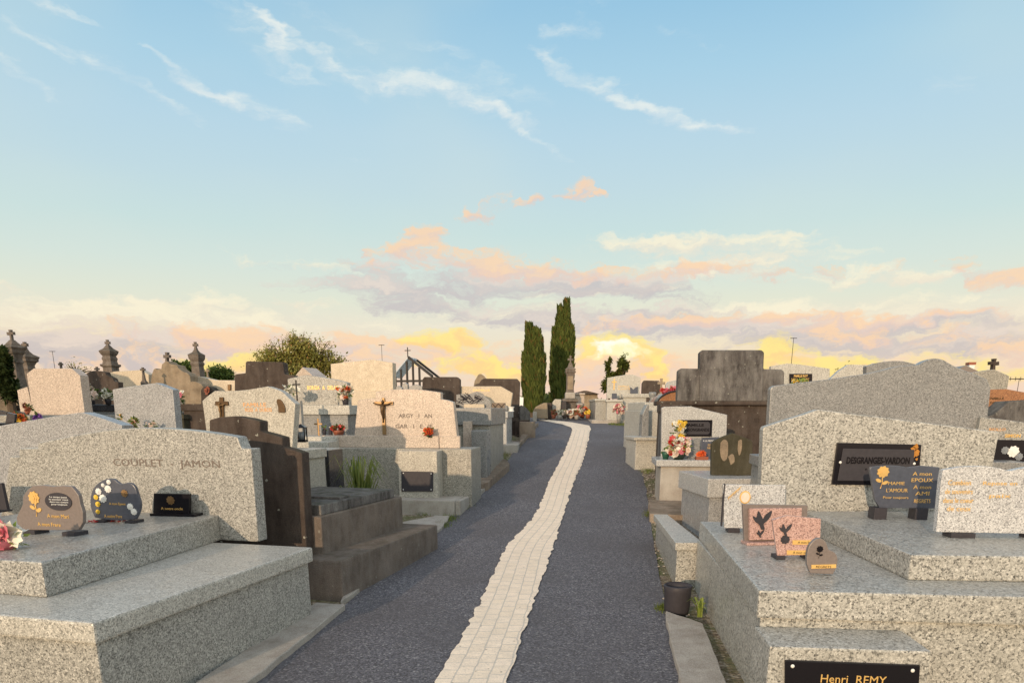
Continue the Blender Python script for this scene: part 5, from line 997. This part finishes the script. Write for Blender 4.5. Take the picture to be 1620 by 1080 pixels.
# glass framed chapel
A = T('glass_chapel', 'open metal framed chapel with sheet roof and cross on its ridge', 'chapel', 645, 30, 14)
X = lambda u, v, y=0: A.f(u, v, y); r0 = X(645, 567); el_ = X(624, 597); er = X(683, 597); fl = X(624, 640)[1]
bm = bmesh.new(); dy = 1.0
def quadslab(bm, a, b, y0, y1, t_):
    pz(bm, [a, b, (b[0], b[1] + t_), (a[0], a[1] + t_)], y0, y1)
quadslab(bm, (el_[0] - .1, el_[1]), r0, 0, dy, .06); link('roof_sheet', bm, STEEL, A.e)
bm = bmesh.new(); quadslab(bm, r0, er, 0, .18, .1); tube(bm, [(r0[0], dy, r0[1]), (er[0], dy, er[1])], .05, 5); link('roof_rafter', bm, IRON, A.e)
bm = bmesh.new()
for u in (625, 634, 643.5, 653, 663, 682):
    x = X(u, 600)[0]; zt_ = el_[1] + (r0[1] - el_[1]) * max(0, min(1, (x - el_[0]) / (r0[0] - el_[0]))) if x < r0[0] else r0[1] + (er[1] - r0[1]) * (x - r0[0]) / (er[0] - r0[0]); bx(bm, x - .035, x + .035, .02, .09, -.3, zt_)
zbm = X(640, 602.5)[1]; bx(bm, el_[0], er[0], .03, .08, zbm - .04, zbm + .04); link('frame', bm, IRON, A.e)
bm = bmesh.new(); pz(bm, cross_pts(r0[0], r0[1] + .05, r0[1] + .42, .03, .24, r0[1] + .3), .0, .03); link('cross', bm, IRON, A.e)
for i, (u0, u1, v0, Y) in enumerate(((624, 636, 611, 24), (636, 645, 606, 25), (647, 668, 609, 26))):
    B = T('granite_tomb', ['left small grey tomb seen through the glass framed chapel', 'middle small grey tomb seen through the glass framed chapel', 'right small grey tomb seen through the glass framed chapel'][i], 'tomb', (u0 + u1) / 2, Y, 6); B.poly('headstone', [(u0, 640), (u0, v0 + 2), ((u0 + u1) / 2, v0 - 1), (u1, v0 + 2), (u1, 640)], 0, .2, GRB, .01); B.box('plinth', B.f(u0, 640)[0], B.f(u1, 640)[0], -.1, .5, -.3, B.f(u0, 640)[1], GRB)
# D2 dark stepped headstone and gable
A = T('concrete_tomb', 'dark lichen spotted stepped headstone behind the white crucifix tomb', 'tomb', 415, 13.2, 7)
A.poly('headstone', [(371, 594), (373, 591.5), (388, 590), (388.4, 572.5), (391, 571.2), (446, 572.5), (448, 575), (450, 592), (463, 593), (467, 596), (470, 640), (371, 640)], 0, .2, OLD, .015); A.chest(A.f(365, 650)[0], A.f(475, 650)[0], -1.5, .35, A.f(400, 640)[1], OLD)
A = T('granite_tomb', 'little gabled headstone with pale sloping top before the bushy tree', 'tomb', 480, 16, 20)
A.poly('headstone', [(461, 640), (463, 599), (478.5, 580.5), (490, 590), (497, 597), (497, 640)], 0, .5, GRP, .008); A.box('plinth', A.f(455, 640)[0], A.f(500, 640)[0], -.2, .6, -.4, A.f(480, 640)[1], GRP)
for i, (u, Y, v, lb) in enumerate(((97, 34, 555, 'thin antenna mast above the far left tombs'), (608, 34, 545, 'thin lamp mast right of the very tall beige headstone'), (1245, 30, 534, 'thin antenna mast above the pale headstone with gilt plaque'), (1604, 30, 598, 'short antenna mast at the far right'))):
    A = T('antenna_mast', lb, 'mast', u, Y, 0); zt_ = A.f(u, v)[1]; bm = bmesh.new(); tube(bm, [(0, 0, -.3), (0, 0, zt_)], [.016, .009], 6); link('pole', bm, IRON, A.e)
    bm = bmesh.new(); tube(bm, [(-.13, 0, zt_ - .02), (.13, 0, zt_ - .02)], .012, 5)
    if i == 3:
        for j in range(4): tube(bm, [(-.35 + .2 * j, 0, zt_ - .1), (-.35 + .2 * j, 0, zt_ + .05)], .012, 4)
        tube(bm, [(-.4, 0, zt_ - .03), (.3, 0, zt_ - .03)], .015, 4)
    link('head', bm, IRON, A.e)
A = T('house', 'distant house with brown gable roof and white chimney', 'house', 1530, 45, 12)
w = A.f(1560, 600)[0]; zg = A.f(1530, 594)[1]; A.box('wall', -4, w, 0, 6, -.4, zg, plain('cream_render', (.6, .55, .45), .9), .0); bm = bmesh.new(); pz(bm, [(-1.6, zg), (.7, zg), A.f(1526, 578)], -.2, 6.2); link('roof', bm, BROWNP, A.e)
x0, x1 = A.f(1543.5, 580)[0], A.f(1552, 580)[0]; bm = bmesh.new(); bx(bm, x0, x1, 1, 1.5, zg - .5, A.f(1548, 575)[1]); ch = link('chimney', bm, WHT, A.e); bm = bmesh.new(); bx(bm, x0 - .05, x1 + .05, .95, 1.55, A.f(1548, 575)[1], A.f(1548, 571)[1]); link('chimney_cap', bm, TERR, ch)
A = T('low_building', 'long low dark roofed building on the horizon beside the right cypress', 'building', 922, 48, 0); A.box('wall', A.f(905, 640)[0], A.f(945, 640)[0], 0, 5, -.4, A.f(920, 623)[1], OLD3, 0); bm = bmesh.new(); x0, x1, z0, z1_ = A.f(902, 640)[0], A.f(947, 640)[0], A.f(920, 623)[1], A.f(920, 618)[1]; pz(bm, [(x0, z0), (x1, z0), (x1 - .8, z1_), (x0 + .8, z1_)], -.3, 5.3); link('roof', bm, OLD, A.e)

# ================================================================ vegetation
def quads(name, P, mat, parent=None):
    me = bpy.data.meshes.new(name); vs = []; fs = []
    for a, b, c, d in P:
        k = len(vs); vs += [a, b, c, d]; fs.append((k, k + 1, k + 2, k + 3))
    me.from_pydata(vs, [], fs); me.materials.append(mat); o = bpy.data.objects.new(name, me); COL.objects.link(o); o.parent = parent; return o
def cypress(label, u, Y, tips, vb, n, wid, mat=CYPL, name='cypress_tree', L=.40):
    A = T(name, label, 'tree', u, Y, 0); k = abs(A.f(u + 1, 600)[0] - A.f(u, 600)[0]); Z = lambda v: A.f(u, v)[1]
    bm = bmesh.new(); tube(bm, [(0, 0, -.3), (0, 0, Z(vb) + .5), (0, 0, Z(tips[0][1]) * .9)], [.16, .14, .02], 8); link('trunk', bm, BARK, A.e)
    Q = []; tot = sum((Z(t[1]) - Z(vb)) * t[2] for t in tips)
    for (tu, tv, tw) in tips:
        z0, z1 = Z(vb), Z(tv); xx = (tu - u) * k; m = int(n * (z1 - z0) * tw / tot)
        for _ in range(m):
            s = rnd.random() ** .8; zz_ = z0 + (z1 - z0) * s
            rad = tw * k * (min(1, (s + .25) * 2.4) ** .6) * min(1, 1.45 * (1 - s) ** .8) * (1 + .22 * noise.noise(Vector((xx * 3, zz_ * 1.7, tu))))
            a = rnd.uniform(0, 6.283); rad *= 1 + .25 * noise.noise(Vector((math.cos(a) * 2, math.sin(a) * 2 + tu, zz_ * 2.2))); r = rad * (.62 + .42 * rnd.random() ** .6)
            cx = xx * (s ** .5); p = Vector((cx + r * math.cos(a), r * math.sin(a), zz_)); up = Vector((math.cos(a) * .25 + rnd.uniform(-.2, .2), math.sin(a) * .25 + rnd.uniform(-.2, .2), 1)).normalized()
            l = L * rnd.uniform(.5, 1.1); wv_ = Vector((-math.sin(a + rnd.uniform(-1, 1)), math.cos(a + rnd.uniform(-1, 1)), 0)) * l * .17
            Q.append((p, p + up * l * .5 + wv_, p + up * l, p + up * l * .5 - wv_))
    return quads('crown', Q, mat, A.e)
cypress('shorter of the two cypresses, with three close tips', 843.5, 27, [(836, 525, 4), (843, 531, 4), (850, 535, 4), (836, 544, 8), (844, 542, 9), (852, 549, 7), (831, 568, 6), (857, 572, 6)], 655, 30000, 17)
cypress('tallest cypress behind the stone cross monument', 888, 30, [(884, 496, 5), (894, 486, 5), (883, 510, 10), (894, 506, 10), (877, 530, 9), (901, 526, 7), (889, 545, 15)], 655, 42000, 18)
def crown(label, u, Y, blobs, n, L, mat, name='broadleaf_tree', cat='tree', sprays=0, trunk=.2, twig=0):
    """blobs = [(u,v,ru,rv)] leaf masses; real depth equals their width"""
    A = T(name, label, cat, u, Y, 0); k = abs(A.f(u + 1, 600)[0] - A.f(u, 600)[0]); Z = lambda v: A.f(u, v)[1]; Q = []
    bm = bmesh.new(); zb_ = min(Z(b[1]) for b in blobs); tube(bm, [(0, 0, -.3), (0, 0, zb_)], [trunk, trunk * .7], 8); ar = sum(b[2] * b[3] for b in blobs)
    for (bu, bv, ru, rv) in blobs:
        c = Vector(((bu - u) * k, rnd.uniform(-.3, .3) * ru * k, Z(bv))); tube(bm, [(0, 0, zb_ - .2), (c.x * .5, c.y * .5, (zb_ + c.z) / 2), c], [trunk * .6, trunk * .35, trunk * .12], 6)
        m = int(n * ru * rv / ar); cl = [c + Vector((rnd.gauss(0, .5) * ru * k, rnd.gauss(0, .5) * ru * k, rnd.gauss(0, .45) * rv * k)) for _ in range(max(6, m // 60))]
        for q in cl: tube(bm, [c, (c + q) / 2 + Vector((0, 0, .05)), q], [trunk * .12, trunk * .08, trunk * .04], 4)
        for _ in range(m):
            q = cl[rnd.randrange(len(cl))]; s = .26 * ru * k; p = q + Vector((rnd.gauss(0, s), rnd.gauss(0, s), rnd.gauss(0, s * .7))); d = Vector((rnd.gauss(0, 1), rnd.gauss(0, 1), rnd.gauss(0, 1))).normalized(); w_ = d.cross(Vector((.3, .2, 1))).normalized(); l = L * rnd.uniform(.5, 1.2)
            Q.append((p, p + d * l * .5 + w_ * l * .3, p + d * l, p + d * l * .5 - w_ * l * .3))
    for _ in range(sprays):
        b = blobs[rnd.randrange(len(blobs))]; a = rnd.uniform(.2, 2.9); o = Vector(((b[0] - u) * k, 0, Z(b[1]))); tip = o + Vector((math.cos(a) * b[2] * k * 1.5, rnd.uniform(-.5, .5), abs(math.sin(a)) * b[3] * k * 1.7)); tube(bm, [o, (o + tip) / 2, tip], [.03, .02, .008], 4)
        for _ in range(26):
            p = o + (tip - o) * rnd.uniform(.55, 1) + Vector((rnd.gauss(0, .09), rnd.gauss(0, .09), rnd.gauss(0, .09))); d = Vector((rnd.gauss(0, 1), rnd.gauss(0, 1), rnd.gauss(0, 1))).normalized(); w_ = d.cross(Vector((.3, .2, 1))).normalized(); l = L * rnd.uniform(.4, .9)
            Q.append((p, p + d * l * .5 + w_ * l * .3, p + d * l, p + d * l * .5 - w_ * l * .3))
    link('trunk', bm, BARK, A.e); return quads('crown', Q, mat, A.e)
crown('bushy yellow green tree behind the gilt lettered headstone', 478, 36, [(430, 578, 22, 14), (455, 568, 22, 18), (480, 562, 24, 22), (505, 570, 24, 20), (525, 578, 18, 14), (470, 588, 50, 16), (482, 550, 14, 10)], 11000, .16, BRDL, sprays=90)
crown('low green bush between the scrolled gable tomb and the pillar', 297, 30, [(290, 584, 12, 8), (303, 582, 12, 7), (297, 592, 18, 9)], 5000, .15, LEAF, 'bush', 'bush')
crown('low green bush right of the rightmost cross topped pillar', 352, 32, [(343, 592, 10, 7), (356, 591, 14, 7), (366, 596, 10, 8)], 5000, .15, LEAF, 'bush', 'bush')
crown('dark conifer with white blossoms between the chapel tomb and the tallest pillar', 20, 13.4, [(19, 572, 6, 14), (19, 595, 8, 16), (20, 618, 9, 16), (18, 556, 3, 9)], 5200, .12, CONL, 'conifer_tree', trunk=.1)
crown('bare reddish shrub tips behind the dark scalloped headstone', 132, 20, [(130, 590, 7, 7)], 160, .08, BRDL, 'shrub', 'shrub', sprays=7, trunk=.04)
crown('leftmost small dark tree above the gold cross headstone', 963, 55, [(962, 581, 4, 8), (963, 598, 5, 10), (958, 612, 6, 9)], 1500, .28, CYPL, sprays=5, trunk=.1)
crown('rightmost small dark tree above the gold cross headstone', 983, 55, [(980, 573, 5, 8), (988, 580, 4, 8), (981, 590, 6, 8)], 1500, .28, CYPL, sprays=6, trunk=.1)
crown('leafy autumn shrub showing left of the pale slanted headstone', 1330, 20, [(1322, 600, 7, 6), (1330, 597, 6, 6)], 500, .10, BRDL, 'shrub', 'shrub', sprays=3, trunk=.04)
bm = bmesh.new()
for i in range(9000):
    a = rnd.uniform(-1.0, 1.0); Yd = rnd.uniform(70, 80); x = Yd * math.tan(a); h_ = 1.38 + (1.2 + .9 * noise.noise(Vector((x * .12, 0, 0)))) * rnd.random() ** .5; p = Vector((x, Yd, h_)); d = Vector((rnd.gauss(0, 1), 0, rnd.gauss(0, 1))).normalized() * .5; w_ = Vector((-d.z, rnd.uniform(-.3, .3), d.x)) * .45
    bm.faces.new([bm.verts.new(q) for q in (p - d, p + w_, p + d, p - w_)])
tag(link('distant_hedgerow', bm, CONL), 'low line of far hedges along the horizon', 'hedge', kind='stuff')
# crumbs of gravel and grass along the kerbs
bm = bmesh.new()
for _ in range(2600):
    y = rnd.uniform(4, 20); side = rnd.random() < .5; x = (at(le, y) - abs(rnd.gauss(0, .12)) if side else at(re, y) + abs(rnd.gauss(0, .12))); r = rnd.uniform(.004, .014)
    bmesh.ops.create_icosphere(bm, subdivisions=1, radius=r, matrix=Matrix.Translation((x, y, gz(y) + .02)) @ Matrix.Diagonal((1.2, 1, .6, 1))) if _ < 900 else None
tag(link('loose_gravel', bm, CONC), 'loose gravel crumbs along both edges of the path', 'gravel', kind='stuff')
bm = bmesh.new()
for _ in range(3200):
    c = rnd.choice([(712, 822), (700, 832), (735, 800), (640, 838), (798, 722), (1030, 815), (1024, 745), (1050, 965), (672, 812)]); u = c[0] + rnd.gauss(0, 6); v = c[1] + rnd.gauss(0, 3); x, y = ray_ground(u, v); a = rnd.uniform(0, 6.3); s = Vector((math.cos(a), math.sin(a), 0)) * .003; p = Vector((x, y, gz(y) + .01)); d = Vector((rnd.uniform(-.02, .02), rnd.uniform(-.02, .02), rnd.uniform(.02, .06)))
    bm.faces.new([bm.verts.new(q) for q in (p - s, p + s, p + d)])
tag(link('grass_tufts', bm, GRSM), 'dry grass sprouting in cracks along the path edges', 'grass', kind='stuff')

# every grave was cut from its own block: neighbouring tombs differ slightly in tone and grain
for o in [x for x in S.objects if x.type == 'EMPTY' and x.get('category') in ('tomb', 'planter')]:
    j = rnd.randrange(3)
    for c in o.children:
        if c.type == 'MESH' and c.data.materials and c.data.materials[0] and c.data.materials[0].name in VARY and o.location.y > 5.9: c.data.materials[0] = VARY[c.data.materials[0].name][j]
